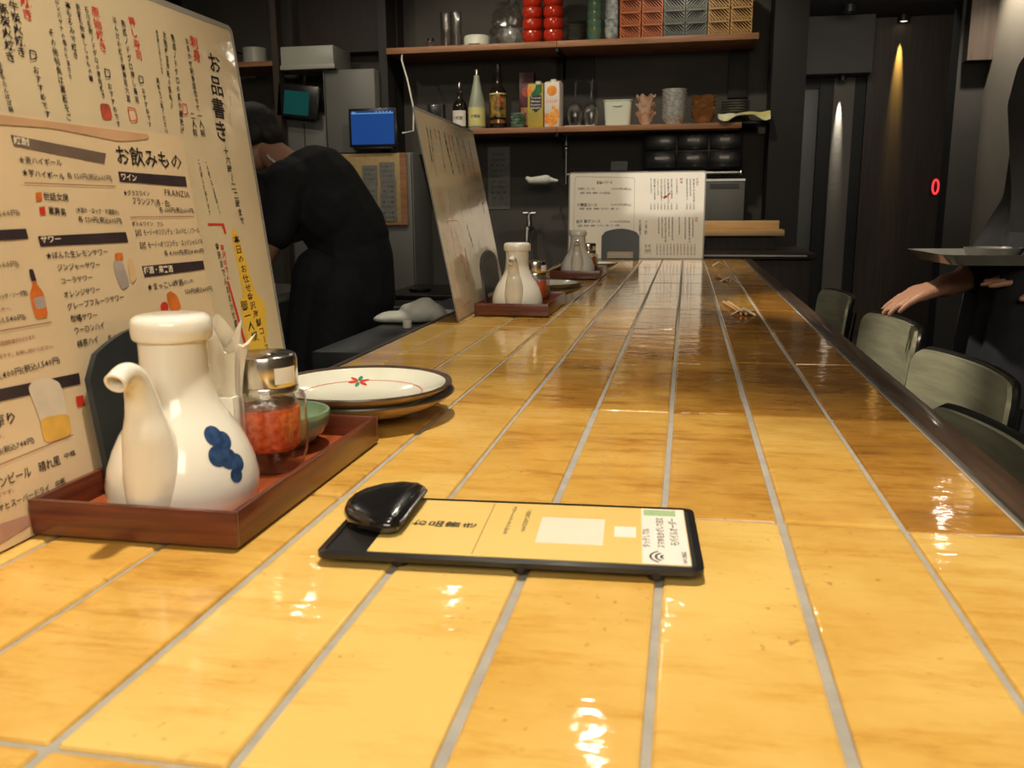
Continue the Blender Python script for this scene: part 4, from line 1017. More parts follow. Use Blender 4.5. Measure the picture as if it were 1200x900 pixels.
# ================================================================ PEOPLE
def hand_mb(wrist, d, palm_n, L=.18, curl=.5, thumb_side=1, mb=None):
    """palm and five fingers; d = pointing direction, palm_n = palm normal"""
    d = Vector(d).normalized(); n = Vector(palm_n); n = (n - d * n.dot(d)).normalized(); s = d.cross(n) * thumb_side; wv = Vector(wrist)
    mb = mb or MB()
    mb.limb(wv - d * .01, wv + d * .03, .024, .026)
    for k in range(4): mb.limb(wv + d * .025 + s * (.012 - .009 * k), wv + d * .088 + s * (.030 - .020 * k), .015, .0125, 10)
    for k, ln in enumerate((.068, .078, .073, .056)):
        p = wv + d * .088 + s * (.030 - .020 * k); a = .15; dd = d + s * (.12 - .08 * k)
        for j, fr in enumerate((.45, .32, .23)):
            a2 = a + curl * (j + .4) * .5; dirv = (dd * math.cos(a2) + n * math.sin(a2)).normalized(); q = p + dirv * ln * fr
            mb.limb(p, q, .0092 - .0009 * j, .0085 - .001 * j, 10); p = q
    p = wv + d * .03 + s * .025
    for j, ln in enumerate((.040, .032, .026)):
        dirv = (d * (.65 + .12 * j) + s * (.75 - .2 * j) + n * (.25 + .1 * j * curl)).normalized(); q = p + dirv * ln
        mb.limb(p, q, .0125 - .0015 * j, .0115 - .0015 * j, 10); p = q
    return mb
def head_mb(c, face, mb, s=1):
    """skull, jaw, nose, ears; face = direction faced"""
    c = Vector(c); f = Vector(face).normalized(); u_ = Vector((0, 0, 1)); u_ = (u_ - f * u_.dot(f)).normalized(); r_ = f.cross(u_)
    M = Matrix((r_, f, u_)).transposed().to_4x4(); M.translation = c
    h = MB().ell((0, -.012, .02), (.073 * s, .093 * s, .088 * s)).ell((0, .018, -.045), (.054 * s, .066 * s, .062 * s)).ell((0, .078, -.085), (.02, .02, .018))
    h.limb((0, .082, .01), (0, .103, -.022), .009, .013, 10).ell((0, .084, -.056), (.024, .012, .008)).ell((0, .074, .022), (.05, .016, .012))
    for sx in (-1, 1): h.ell((sx * .075, -.005, -.008), (.010, .020, .032)).ell((sx * .045, .05, -.02), (.022, .028, .022))
    h.xf(M); mb.join(h); return M
def eyes(M, parent):
    e = MB()
    for sx in (-1, 1): e.ell((sx * .031, .077, .004), (.0125, .010, .008))
    e.xf(M).build('eyes', 'white', parent)
    e = MB()
    for sx in (-1, 1): e.ell((sx * .031, .0855, .004), (.0055, .003, .0055))
    e.xf(M).build('pupils', 'ink', parent)

# cook: bent forward over the work table, facing left
B = MB()
B.limb((-1.20, 3.10, .76), (-1.22, 3.10, .88), .125, .12).limb((-1.22, 3.10, .88), (-1.30, 3.10, 1.00), .12, .125).limb((-1.36, 2.97, 1.04), (-1.36, 3.23, 1.04), .065, .065)
B.limb((-1.37, 3.10, 1.07), (-1.475, 3.10, 1.145), .06, .055)
for sy in (-1, 1):
    B.limb((-1.20, 3.10 + sy * .075, .74), (-1.26, 3.10 + sy * .10, .42), .072, .055).limb((-1.26, 3.10 + sy * .10, .42), (-1.19, 3.10 + sy * .11, .08), .055, .038)
    B.limb((-1.19, 3.10 + sy * .11, .045), (-1.36, 3.10 + sy * .12, .03), .04, .032)
B.limb((-1.355, 2.94, 1.03), (-1.385, 2.875, .84), .046, .038).limb((-1.385, 2.875, .84), (-1.475, 2.90, .705), .037, .027)
B.limb((-1.36, 3.26, 1.03), (-1.44, 3.30, .87), .046, .038).limb((-1.44, 3.30, .87), (-1.63, 3.16, .80), .037, .027)
hand_mb((-1.478, 2.902, .70), (-.90, .1, -.25), (-.2, 0, -1), curl=1.0, thumb_side=1, mb=B)
hand_mb((-1.64, 3.15, .795), (-.7, -.5, -.3), (0, 0, -1), curl=1.2, thumb_side=1, mb=B)
HM = head_mb((-1.555, 3.10, 1.195), (-.86, -.06, -.50), B)
cook = shell(B, 'person', 'skin', None, .0065)
tag(cook, 'person in black work clothes bending over in the kitchen behind the counter', 'person')
eyes(HM, cook)
hr = MB().ell((0, -.026, .034), (.083, .098, .092)).ell((0, -.075, -.02), (.066, .040, .062)).ell((0, .03, .085), (.06, .06, .032)).ell((.068, -.03, .01), (.018, .05, .05)).ell((-.068, -.03, .01), (.018, .05, .05))
hr.xf(HM); shell(hr, 'hair', 'hair', cook, .007)
J = MB()
J.limb((-1.19, 3.10, .76), (-1.20, 3.10, .86), .148, .150).limb((-1.20, 3.10, .86), (-1.305, 3.10, 1.02), .152, .156).limb((-1.355, 2.96, 1.035), (-1.355, 3.24, 1.035), .088, .088)
J.limb((-1.25, 3.04, .93), (-1.36, 3.02, 1.05), .13, .082).limb((-1.25, 3.16, .93), (-1.36, 3.18, 1.05), .13, .082)
J.limb((-1.350, 2.945, 1.03), (-1.372, 2.885, .87), .072, .062).limb((-1.355, 3.25, 1.03), (-1.40, 3.28, .93), .070, .060)
J.limb((-1.375, 3.10, 1.06), (-1.415, 3.10, 1.09), .078, .064)
for k in range(5): J.limb((-1.30 - .02 * k, 2.955 + .01 * k, 1.0 - .03 * k), (-1.17, 2.98, .80 + .015 * k), .012, .010, 8)
shell(J, 'work_jacket', 'black_cloth', cook, .008, 5)
A_ = MB()
A_.limb((-1.185, 3.10, .79), (-1.19, 3.10, .62), .150, .160)
for sy in (-1, 1): A_.limb((-1.20, 3.10 + sy * .08, .66), (-1.255, 3.10 + sy * .095, .40), .115, .095).limb((-1.255, 3.10 + sy * .095, .40), (-1.20, 3.10 + sy * .11, .10), .09, .07)
A_.limb((-1.28, 3.02, .72), (-1.36, 3.03, .35), .10, .09).limb((-1.28, 3.18, .72), (-1.36, 3.17, .35), .10, .09).limb((-1.28, 3.1, .72), (-1.37, 3.1, .35), .10, .09)
shell(A_, 'apron', 'navy_cloth', cook, .009, 5)
nb_ = MB(); pts = []
for k in range(25):
    a = 2 * PI * k / 24; pts.append((-1.447 + .050 * math.cos(a) * .8, 3.10 + .066 * math.sin(a), 1.118 - .03 * math.cos(a) + .002 * (-1) ** k))
nb_.tube(pts, .0055, 6, cap=False).build('neckerchief', 'cloth_white', cook)

# waiter on the right: tray on one hand, the other reaching for the chair
B = MB()
px, py = .80, 1.98
B.limb((px, py, .82), (px - .01, py, .98), .125, .115).limb((px - .01, py, .98), (px - .03, py, 1.16), .115, .13).limb((px - .03, py - .15, 1.20), (px - .03, py + .15, 1.20), .062, .062)
B.limb((px - .035, py, 1.22), (px - .075, py, 1.35), .06, .054)
for sy in (-1, 1):
    B.limb((px, py + sy * .085, .80), (px - .02, py + sy * .10, .44), .085, .058).limb((px - .02, py + sy * .10, .44), (px + .02, py + sy * .11, .09), .055, .038)
    B.limb((px + .02, py + sy * .11, .045), (px - .15, py + sy * .12, .03), .04, .032)
# far arm reaches down-left to the chair, near arm carries the tray
B.limb((px - .03, py + .19, 1.19), (px - .04, py + .22, .93), .048, .040).limb((px - .04, py + .22, .93), (.585, 2.03, .795), .040, .028)
hand_mb((.575, 2.028, .790), (-.93, -.08, -.28), (.25, .1, -.9), curl=.35, thumb_side=-1, mb=B)
B.limb((px - .03, py - .19, 1.19), (px + .0, py - .23, .93), .048, .040).limb((px, py - .23, .93), (.745, 1.86, .818), .038, .028)
hand_mb((.740, 1.862, .806), (-.95, .2, .04), (0, .1, -1), curl=.05, thumb_side=1, mb=B)
HM = head_mb((px - .10, py, 1.46), (-.93, -.1, -.30), B)
wt = shell(B, 'person', 'skin', None, .0065)
tag(wt, 'person in dark clothes at the right edge carrying a tray and reaching toward a chair', 'person')
eyes(HM, wt)
hr = MB().ell((0, -.026, .034), (.083, .098, .092)).ell((0, -.07, -.03), (.07, .045, .07)).ell((0, .03, .085), (.06, .06, .032)).ell((.068, -.02, .01), (.018, .05, .05)).ell((-.068, -.02, .01), (.018, .05, .05))
hr.xf(HM); shell(hr, 'hair', 'hair', wt, .007)
J = MB()
J.limb((px, py, .80), (px - .01, py, .98), .150, .145).limb((px - .01, py, .98), (px - .03, py, 1.16), .145, .150).limb((px - .03, py - .15, 1.19), (px - .03, py + .15, 1.19), .088, .088).limb((px - .035, py, 1.22), (px - .055, py, 1.28), .085, .07)
J.limb((px - .03, py + .19, 1.18), (px - .04, py + .22, .95), .072, .062).limb((px - .04, py + .22, .94), (.640, 2.062, .834), .066, .046).limb((px - .03, py - .19, 1.18), (px, py - .23, .95), .072, .062).limb((px, py - .23, .94), (.765, 1.82, .858), .064, .056)
shell(J, 'work_jacket', 'black_cloth', wt, .008, 5)
A_ = MB()
A_.limb((px - .02, py, .82), (px - .03, py, .66), .155, .165)
for sy in (-1, 1): A_.limb((px, py + sy * .08, .70), (px - .02, py + sy * .10, .42), .115, .09).limb((px - .02, py + sy * .10, .42), (px + .02, py + sy * .11, .10), .09, .07)
for sy in (-1, 0, 1): A_.limb((px - .10, py + sy * .09, .78), (px - .15, py + sy * .10, .36), .10, .09)
shell(A_, 'apron', 'navy_cloth', wt, .009, 5)
MB().limb((.665, 2.065, .822), (.612, 2.040, .803), .041, .038).build('sleeve_cuff', 'black_cloth', wt, smooth=60)
ty = thing('serving_tray', 'dark serving tray held by the person at the right edge', 'tray', (.662, 1.93, .838), .05)
o0 = rrect(-.19, .19, -.13, .13, .03, 5); n = len(o0); sh_ = lambda s, z: [(x * s, y * s, z) for x, y in o0]
MB().add(sh_(.88, 0) + sh_(1, .020) + sh_(.985, .020) + sh_(.87, .003), [(k * n + i, k * n + (i + 1) % n, (k + 1) * n + (i + 1) % n, (k + 1) * n + i) for k in range(3) for i in range(n)] + [tuple(range(n))[::-1], tuple(range(3 * n, 4 * n))]).build('tray_body', 'plate_grey', ty, smooth=30)
for dx, dy, nm in ((-.06, .0, 'left'), (.07, .02, 'right')):
    MB().lathe([(.028, 0), (.045, .006), (.052, .024), (.049, .024), (.042, .009), (0, .006)], 28).build('small_plate', 'plate_grey', None, loc=(.662 + dx, 1.93 + dy, .842))
    tag(bpy.context.scene.objects[-1] if False else COL.objects[-1], f'small dark dish on the {nm} part of the carried serving tray', 'dish')

# ================================================================ SHELVES
YS = 4.66
def shelf(label, x0, x1, z, t=.030):
    s = thing('wall_shelf', label, 'shelf', (0, 0, 0))
    xm = -.66
    for a, b in ((x0, xm - .001), (xm + .001, x1)): MB().box(a, b, YS, 4.975, z - t, z, .002).build('shelf_board', 'shelf_wood', s)
    MB().box(xm - .008, xm + .008, 4.67, 4.975, z - t - .022, z - t, .002).build('bracket', 'black_metal', s)
    MB().box(xm - .008, xm + .008, 4.955, 4.975, z - t - .12, z - t, .002).build('bracket', 'black_metal', s)
    return s
ZU, ZL = 1.767, 1.352
shelf('upper wooden wall shelf at the back', -1.56, .325, ZU)
shelf('lower wooden wall shelf with bottles and bowls', -1.40, .262, ZL, .028)

def item(name, parts, label, cat, loc, rz=0, group=None):
    """parts: list of (part name, MB, material). One part -> one mesh"""
    if len(parts) == 1:
        o = parts[0][1].build(name, parts[0][2], None, loc=loc, rz=rz, smooth=45); return tag(o, label, cat, group)
    t = thing(name, label, cat, loc, rz, group)
    for n_, mb, mt in parts: mb.build(n_, mt, t, smooth=45)
    return t
def bowl_mb(r, h, t=.004, seg=28, foot=.5, mod=None):
    return MB().lathe([(r * foot, 0), (r * foot, h * .12), (r * .8, h * .42), (r, h), (r - t, h), (r * .76, h * .46), (r * .4, h * .2), (0, h * .18)], seg, mod=mod)
YI = 4.79
# glasses
for x in (-1.262, -1.205):
    item('tall_glass', [('glass', MB().lathe([(.022, 0), (.026, .004), (.030, .18), (.0285, .18), (.0245, .010), (0, .008)], 28), 'glass')],
         f'tall clear drinking glass on the upper shelf, {"left" if x < -1.23 else "right"} one of the pair', 'glass', (x, YI - .03, ZU + .0005))
item('small_glass_jar', [('jar', MB().lathe([(.024, 0), (.026, .004), (.026, .030), (.018, .038), (.018, .044), (0, .044)], 24), 'glass'), ('lid', MB().lathe([(.019, .044), (.019, .056), (0, .057)], 24), 'black_plastic')],
     'small dark glass jar at the left end of the upper shelf', 'jar', (-1.345, YI - .03, ZU + .0005))
item('round_device', [('base', MB().lathe([(.062, 0), (.068, .004), (.068, .050), (.062, .056), (0, .057)], 40), 'plastic_white'), ('dark_slot', MB().box(-.03, .03, -.0695, -.0665, .006, .010), 'black_plastic')],
     'round white plastic appliance under a clear bag on the upper shelf', 'appliance', (-1.095, YI - .03, ZU + .0005))
bag = MB().ell((0, 0, .10), (.085, .07, .115), 22, 14); rr = random.Random(3)
bag.v = [(x * (1 + .22 * math.sin(9 * z * 10 + x * 60)), y * (1 + .2 * math.sin(x * 80 + z * 50)), max(.001, z + .018 * math.sin(x * 70 + y * 90))) for x, y, z in bag.v]
item('plastic_bag', [('bag_film', bag, 'glass'), ('knot', MB().limb((.02, 0, .20), (.05, 0, .26), .012, .02), 'plastic_bag')], 'crumpled clear plastic bag on the upper shelf beside the red bowls', 'bag', (-.935, YI - .0, ZU + .008))
item('grey_disc', [('lid', MB().lathe([(.036, 0), (.038, .003), (.038, .012), (.034, .015), (0, .015)], 32).xf(T(0, 0, .039) @ RX(PI / 2)), 'plate_grey')], 'grey round lid standing on edge in front of the plastic bag', 'lid', (-.905, 4.70, ZU))
item('grey_box', [('carton', MB().box(-.07, .07, -.04, .04, 0, .115, .003), 'grey_enamel')], 'plain grey box behind the round lid on the upper shelf', 'box', (-.93, 4.925, ZU + .0005))
# red bowl stacks
rb = None
for si, x in enumerate((-.797, -.688)):
    for k in range(5):
        lb = f'glossy red bowl, {["bottom", "second from bottom", "third from bottom", "fourth from bottom", "topmost"][k]} in the {["left", "right"][si]} red stack'
        if rb is None:
            rb = tag(MB().lathe([(.026, 0), (.027, .004), (.043, .012), (.0515, .030), (.0520, .052), (.0495, .062), (.0475, .062), (.049, .050), (.045, .022), (.02, .010), (0, .010)], 36).build('red_bowl', 'lacquer_red', None, smooth=60), lb, 'bowl', 'red bowls on the upper shelf')
            o = rb
        else: o = copy_thing(rb, lb, (0, 0, 0), None, 'red bowls on the upper shelf')
        o.location = (x, YI - .05, ZU + .0005 + k * .056)
def stack(name, mk, material, x, y, z, n, dz, what, cat, grp, jit=.001):
    o0 = None
    for k in range(n):
        pos = 'bottom one' if k == 0 else ('topmost one' if k == n - 1 else ['', 'second', 'third', 'fourth', 'fifth', 'sixth', 'seventh', 'eighth'][k] + ' from the bottom')
        lb = f'{what}, {pos}'
        if o0 is None: o0 = o = tag(mk.build(name, material, None, smooth=50), lb, cat, grp)
        else: o = dup(o0); tag(o, lb, cat, grp)
        o.location = (x + R.uniform(-jit, jit), y + R.uniform(-jit, jit), z + .0005 + k * dz); o.rotation_euler = (0, 0, R.uniform(0, 6))
stack('small_plate', MB().lathe([(.024, 0), (.025, .003), (.046, .012), (.047, .014), (.044, .0135), (.02, .006), (0, .006)], 28), 'bowl_dark', -.578, YI - .02, ZU, 7, .0125, 'dark striped plate in the upper shelf stack', 'plate', 'dark plates on the upper shelf')
stack('teacup', MB().lathe([(.022, 0), (.024, .003), (.034, .020), (.0375, .062), (.0352, .062), (.031, .02), (.015, .008), (0, .008)], 28), 'cup_teal', -.480, YI - .05, ZU, 5, .040, 'dark teal and yellow cup in a tall stack', 'cup', 'teal cups on the upper shelf')
stack('teacup', MB().lathe([(.022, 0), (.024, .003), (.034, .020), (.0385, .062), (.0362, .062), (.031, .02), (.015, .008), (0, .008)], 28), 'cup_blue', -.390, YI - .05, ZU, 5, .040, 'grey blue patterned cup in a tall stack', 'cup', 'grey cups on the upper shelf')
# lattice baskets
def basket_parts(material, flip):
    W2, D, H = .0505, .19, .060
    fr_ = MB()
    for z in (0, H - .004): fr_.box(-W2, W2, 0, .004, z, z + .004).box(-W2, -W2 + .004, .004, D, z, z + .004).box(W2 - .004, W2, .004, D, z, z + .004)
    for x in (-W2, W2 - .004): fr_.box(x, x + .004, 0, .004, 0, H)
    fr_.box(-W2, W2, D - .004, D, 0, H)
    la = MB(); n = 11; s = 1 if not flip else -1
    for k in range(-6, n + 6):  # shallow diagonal slats clipped to the frame
        x0 = -W2 + k * .0150; pts = []
        for t in (0, 1): pts.append((x0 + t * .055, t * H))
        (xa, za), (xb, zb) = pts
        lo, hi = -W2 + .003, W2 - .003
        if xb < lo or xa > hi: continue
        if xa < lo: za += (lo - xa) / (xb - xa) * (zb - za); xa = lo
        if xb > hi: zb = za + (hi - xa) / (xb - xa) * (zb - za); xb = hi
        xa2, xb2 = (xa, xb) if s < 0 else (-xa, -xb)
        la.add([(xa2, .0005, za), (xb2, .0005, zb), (xb2, .0005, min(zb + .0105, H)), (xa2, .0005, min(za + .0105, H)), (xa2, .003, za), (xb2, .003, zb), (xb2, .003, min(zb + .0105, H)), (xa2, .003, min(za + .0105, H))],
               [(0, 1, 2, 3), (7, 6, 5, 4), (0, 4, 5, 1), (2, 6, 7, 3)])
    for k in range(14):
        y = .01 + k * .0125
        for x in (-W2, W2 - .003): la.box(x, x + .003, y, y + .005, .003, H - .003)
    bt = MB().box(-W2 + .002, W2 - .002, .002, D - .002, .0, .002)
    return [('basket_frame', fr_, material), ('lattice', la, material), ('basket_floor', bt, material)]
for ci, (x, mt_, cn) in enumerate(((-.295, 'basket_orange', 'orange'), (-.187, 'basket_orange', 'orange'), (-.080, 'basket_steel', 'silver'), (.026, 'basket_steel', 'silver'), (.133, 'basket_yellow', 'yellow'), (.240, 'basket_yellow', 'yellow'))):
    b0 = None; side = 'left' if ci % 2 == 0 else 'right'
    for k in range(4):
        lb = f'{cn} lattice basket, {["lowest", "second from the shelf", "third from the shelf", "topmost"][k]} of the {side} {cn} stack'
        if b0 is None: b0 = item('lattice_basket', basket_parts(mt_, ci == 3), lb, 'basket', (x, 4.675, ZU + .0005), 0, f'{cn} lattice baskets')
        else: copy_thing(b0, lb, (x, 4.675, ZU + .0005 + k * .0605), 0, f'{cn} lattice baskets')

# lower shelf bottles
zl = ZL + .0005
def label_band(r, z0, z1, a0=-150, a1=-30, n=14):
    v = []
    for k in range(n + 1):
        a = math.radians(a0 + (a1 - a0) * k / n)
        for z in (z0, z1): v.append((r * math.cos(a), r * math.sin(a), z))
    return MB().add(v, [(2 * k, 2 * k + 2, 2 * k + 3, 2 * k + 1) for k in range(n)])
def band_text(s, r, zc, size, a0, bold=.02):
    """text wrapped round a bottle, facing -y"""
    t = MB(); L = len(s) * size; text_h(t, s, -L / 2, 0, L / 2, 0, size, 0, bold)
    t.v = [(r * math.sin(x / r + a0), -r * math.cos(x / r + a0), zc + y) for x, y, z in t.v]; return t
item('liquor_bottle', [('bottle_glass', MB().lathe([(.036, 0), (.040, .004), (.040, .120), (.034, .140), (.016, .158), (.0135, .165), (.0135, .196), (0, .196)], 32), 'dark_glass'),
    ('paper_label', label_band(.0405, .018, .098), 'paper_white'), ('metal_pourer', MB().lathe([(.014, .190), (.016, .200), (.008, .208), (.006, .235), (.003, .246), (0, .246)], 20), 'chrome'), ('black_lettering', band_text('芋焼酎', .0409, .060, .018, -.1), 'ink')],
    'dark bottle with white label and metal pourer, leftmost on the lower shelf', 'bottle', (-1.190, YI - .04, zl))
item('sake_bottle', [('bottle_glass', MB().lathe([(.042, 0), (.0445, .005), (.0445, .105), (.040, .140), (.026, .200), (.0165, .245), (.0125, .280), (0, .281)], 36), 'frost_glass'),
    ('paper_label', label_band(.0452, .014, .108, -170, -10), 'label_yellow'), ('cap', MB().lathe([(.0128, .262), (.0138, .268), (.0138, .296), (0, .297)], 20), 'chrome_cap'), ('black_lettering', band_text('梅酒造', .0456, .062, .016, 0), 'ink')],
    'frosted pale green sake bottle with yellow label', 'bottle', (-1.088, YI - .08, zl))
item('whisky_bottle', [('bottle_glass', MB().lathe([(.042, 0), (.0455, .005), (.0455, .175), (.036, .205), (.020, .225), (.0145, .250), (.0135, .300), (0, .300)], 36), 'dark_glass'),
    ('paper_label', label_band(.0462, .060, .178, -165, -15), 'label_black'), ('gold_band', label_band(.0464, .030, .048, -165, -15), 'amber'), ('gold_line', label_band(.0465, .176, .182, -165, -15), 'label_yellow'),
    ('red_mark', label_band(.0467, .118, .172, -75, -62, 3), 'red'), ('screw_cap', MB().lathe([(.0150, .286), (.0160, .290), (.0160, .330), (0, .331)], 20), 'black_plastic')],
    'tall dark whisky bottle with black and gold label', 'bottle', (-.987, YI - .02, zl))
item('tall_carton', [('carton_body', MB().box(-.040, .040, -.03, .03, 0, .30, .002), 'carton_dark'), ('faded_print', MB().lathe([(.026, 0), (0, .0005)], 24).xf(T(0, -.0303, .20) @ RX(PI / 2)), 'redstamp'), ('lower_print', MB().box(-.030, .030, -.0306, -.03, .03, .12), 'bowl_brown')],
    'tall dark red carton standing behind the juice cartons', 'carton', (-.853, 4.90, zl))
stack('sauce_dish', MB().lathe([(.030, 0), (.032, .002), (.042, .012), (.0425, .0175), (.0395, .0175), (.03, .006), (0, .005)], 28), 'bowl_green', -.872, YI - .06, ZL, 5, .0145, 'green and white dish stacked beside yellow carton', 'dish', 'green dishes on the lower shelf')
def carton(w2, d2, h, material): return MB().box(-w2, w2, -d2, d2, 0, h, .003).add([(-w2 + .002, -d2 + .004, h), (w2 - .002, -d2 + .004, h), (w2 - .002, d2 - .004, h + .0), (-w2 + .002, d2 - .004, h), (-w2 + .002, 0, h + .010), (w2 - .002, 0, h + .010)], [(0, 1, 5, 4), (2, 3, 4, 5), (0, 4, 3), (1, 2, 5)])
cap = lambda x, h: MB().lathe([(.0155, h), (.0155, h + .016), (0, h + .017)], 20, (x, -.005, 0))
c1 = [('carton_body', carton(.0405, .035, .215, ''), 'carton_yellow'), ('screw_cap', cap(.012, .215), 'plastic_white')]
lf = MB().prism([(-.018, .135), (-.022, .17), (-.002, .19), (.004, .212), (.034, .212), (.034, .175), (.02, .155)], .0352, .0358).xf(RX(PI / 2)); c1.append(('leaf_print', lf, 'carton_green'))
c1.append(('dark_badge', MB().prism([(-.028, .10), (-.028, .155), (.032, .160), (.032, .098), (.002, .074)], .0359, .0363).xf(RX(PI / 2)), 'k'))
t_ = MB()
for k, s_ in enumerate(('Tropical', 'Mango', 'Passion', 'FRUITS')): text_h(t_, s_, -.023, .148 - .017 * k, .028, .148 - .017 * k, .012, .0366, .015)
c1.append(('pale_lettering', t_.xf(RX(PI / 2)), 'label_white'))
c1.append(('mango_print', MB().ell((0, 0, 0), (.012, .0006, .028)).xf(T(-.030, -.0353, .185)), 'carton_orange'))
item('juice_carton', c1, 'yellow and green tropical juice carton on the lower shelf', 'carton', (-.776, YI - .06, zl), .03)
c2 = [('carton_body', carton(.040, .040, .222, ''), 'carton_white'), ('screw_cap', cap(.0, .222), 'plastic_white'), ('orange_print', MB().ell((0, 0, 0), (.026, .0008, .026)).xf(T(0, -.0403, .180)), 'carton_orange')]
og = MB()
for x, z, r_ in ((-.022, .055, .017), (.004, .062, .016), (.025, .050, .014), (-.010, .030, .016), (.014, .028, .018), (-.03, .03, .011), (.022, .085, .011), (.008, .098, .009), (.030, .072, .01), (-.004, .012, .012)): og.ell((x, -.0403, z), (r_, .0009, r_), 14, 8)
c2.append(('orange_fruit_print', og, 'carton_orange')); t_ = MB(); text_h(t_, 'オレンジ', -.030, .128, .030, .128, .018, .0406, .03); c2.append(('orange_lettering', t_.xf(RX(PI / 2)), 'carton_orange'))
item('juice_carton', c2, 'white orange juice carton with orange fruit pictures', 'carton', (-.684, YI - .06, zl), -.12)
# upturned wine glasses on a cloth
tag(MB().box(-.075, .085, -.05, .05, 0, .004, .0015).build('shelf_cloth', 'cloth_white', None, loc=(-.548, YI - .06, zl)), 'thin white cloth under the two upturned wine glasses', 'cloth')
for x, s_ in ((-.572, 'left'), (-.489, 'right')):
    w_ = MB().lathe([(.031, 0), (.039, .035), (.042, .060), (.036, .090), (.020, .112), (.006, .122), (.0042, .130), (.0042, .200), (.010, .212), (.034, .2165), (.034, .2185), (0, .2190)], 36)
    w_ = MB().lathe([(.0295, 0), (.0375, .035), (.0405, .060), (.0345, .089), (.018, .110), (0, .119), (0, .1195)][::-1][:0] + [(.031, 0), (.039, .035), (.042, .060), (.036, .090), (.020, .112), (.006, .122), (.0042, .130), (.0042, .200), (.010, .212), (.034, .2165), (.034, .2185), (0, .2190)], 36)
    inner = MB().lathe([(0, .118), (.0175, .1095), (.0345, .089), (.0405, .060), (.0375, .035), (.0298, 0), (.031, 0), (.039, .035), (.042, .060), (.036, .090), (.020, .112), (.006, .122), (.0042, .130), (.0042, .200), (.010, .212), (.034, .2165), (.034, .2185), (0, .2190)], 36)
    item('wine_glass', [('glass', inner, 'glass')], f'upturned wine glass on the lower shelf, {s_} one of the pair', 'glass', (x, YI - .06, zl + .0045))
ct = MB(); n = 20; a_ = rrect(-.062, .062, -.045, .045, .015, 4); n = len(a_)
ct.add([(x, y, 0) for x, y in a_] + [(x * 1.14, y * 1.14, .122) for x, y in a_] + [(x * 1.20, y * 1.20, .122) for x, y in a_] + [(x * 1.20, y * 1.20, .126) for x, y in a_] + [(x * 1.1, y * 1.1, .126) for x, y in a_] + [(x * .96, y * .96, .003) for x, y in a_],
       [(k * n + i, k * n + (i + 1) % n, (k + 1) * n + (i + 1) % n, (k + 1) * n + i) for k in range(5) for i in range(n)] + [tuple(range(n))[::-1], tuple(range(5 * n, 6 * n))])
item('plastic_tub', [('tub', ct, 'plastic_white'), ('handle_ridge', MB().tube([(-.022, -.054, .098), (0, -.0535, .094), (.022, -.054, .098)], .0022, 8), 'plastic_white')], 'white plastic tub on the lower shelf', 'container', (-.352, YI - .05, zl))
petal = lambda a, k: 1 + (.10 * math.cos(7 * a) if k in (3, 4) else 0)
def wavy(r, h, amp, lobes):
    b_ = MB().lathe([(r * .45, 0), (r * .45, h * .1), (r * .70, h * .40), (r * .80, h * .75), (r, h), (r - .004, h), (r * .75, h * .78), (r * .62, h * .42), (r * .3, h * .2), (0, h * .18)], 42); b_.v = [(x, y, z + (amp * math.cos(lobes * math.atan2(y, x)) * (z / h) ** 3)) for x, y, z in b_.v]; return b_
stack('petal_bowl', wavy(.050, .060, .009, 7), 'bowl_pink', -.212, YI - .05, ZL, 3, .042, 'petal-edged pink and cream bowl', 'bowl', 'petal-edged bowls', 0)
stack('patterned_bowl', bowl_mb(.064, .045, .002, 32, .60), 'bowl_white', -.070, YI - .04, ZL, 9, .0160, 'blue-white patterned bowl in the tall stack', 'bowl', 'patterned bowls on the lower shelf')
stack('lobed_bowl', wavy(.065, .044, .003, 5), 'bowl_brown', .078, YI - .04, ZL, 6, .0185, 'glazed brown lobed bowl in its stack', 'bowl', 'brown lobed bowls on the lower shelf')
item('storage_board', [('board', MB().box(-.065, .085, -.10, .10, -.005, .012, .003), 'black_metal')], 'dark ledge under the grey plates right of the lower shelf', 'ledge', (.330, YI + .04, ZL))
stack('grey_plate', MB().lathe([(.040, 0), (.042, .003), (.072, .014), (.073, .017), (.070, .0165), (.035, .006), (0, .006)], 32), 'plate_grey', .236, 4.84, ZL + .0125 if False else ZL, 9, .0125, 'grey plate stacked right on lower shelf', 'plate', 'grey plates on the lower shelf')
cl = MB(); nx, ny = 22, 12; v = []; f = []
for j in range(ny + 1):
    for i in range(nx + 1):
        x = -.125 + .25 * i / nx; y = -.06 + .12 * j / ny
        dr = max(0, -(y + .02)) ; z = .005 * math.sin(22 * x + 3 * y * 10) + .004 * math.sin(65 * x + 30 * y) + .022 - dr * (.55 + .45 * math.sin(x * 30 + 4.5))
        v.append((x, y, z))
n = len(v); v += [(x, y, z - .0016) for x, y, z in v]
for j in range(ny):
    for i in range(nx):
        a = j * (nx + 1) + i; q = (a, a + 1, a + nx + 2, a + nx + 1); f += [q, tuple(n + t for t in q[::-1])]
tag(cl.add(v, f).build('dish_cloth', 'cloth_yellow', None, loc=(.272, 4.70, ZL + .024), smooth=60), 'yellow and white cloth draped at the right end of the lower shelf', 'cloth')
# wall backing behind shelves
for x0, x1, z0, z1, nm in ((-.70, -.50, 1.385, ZU - .035, 'wide'), (.20, .30, 1.50, ZU - .035, 'narrow')):
    tag(MB().box(x0, x1, 4.955, 4.978, z0, z1, .002).build('wall_panel', 'black_wall', None), f'{nm} dark panel on the wall between the two shelves', 'panel')
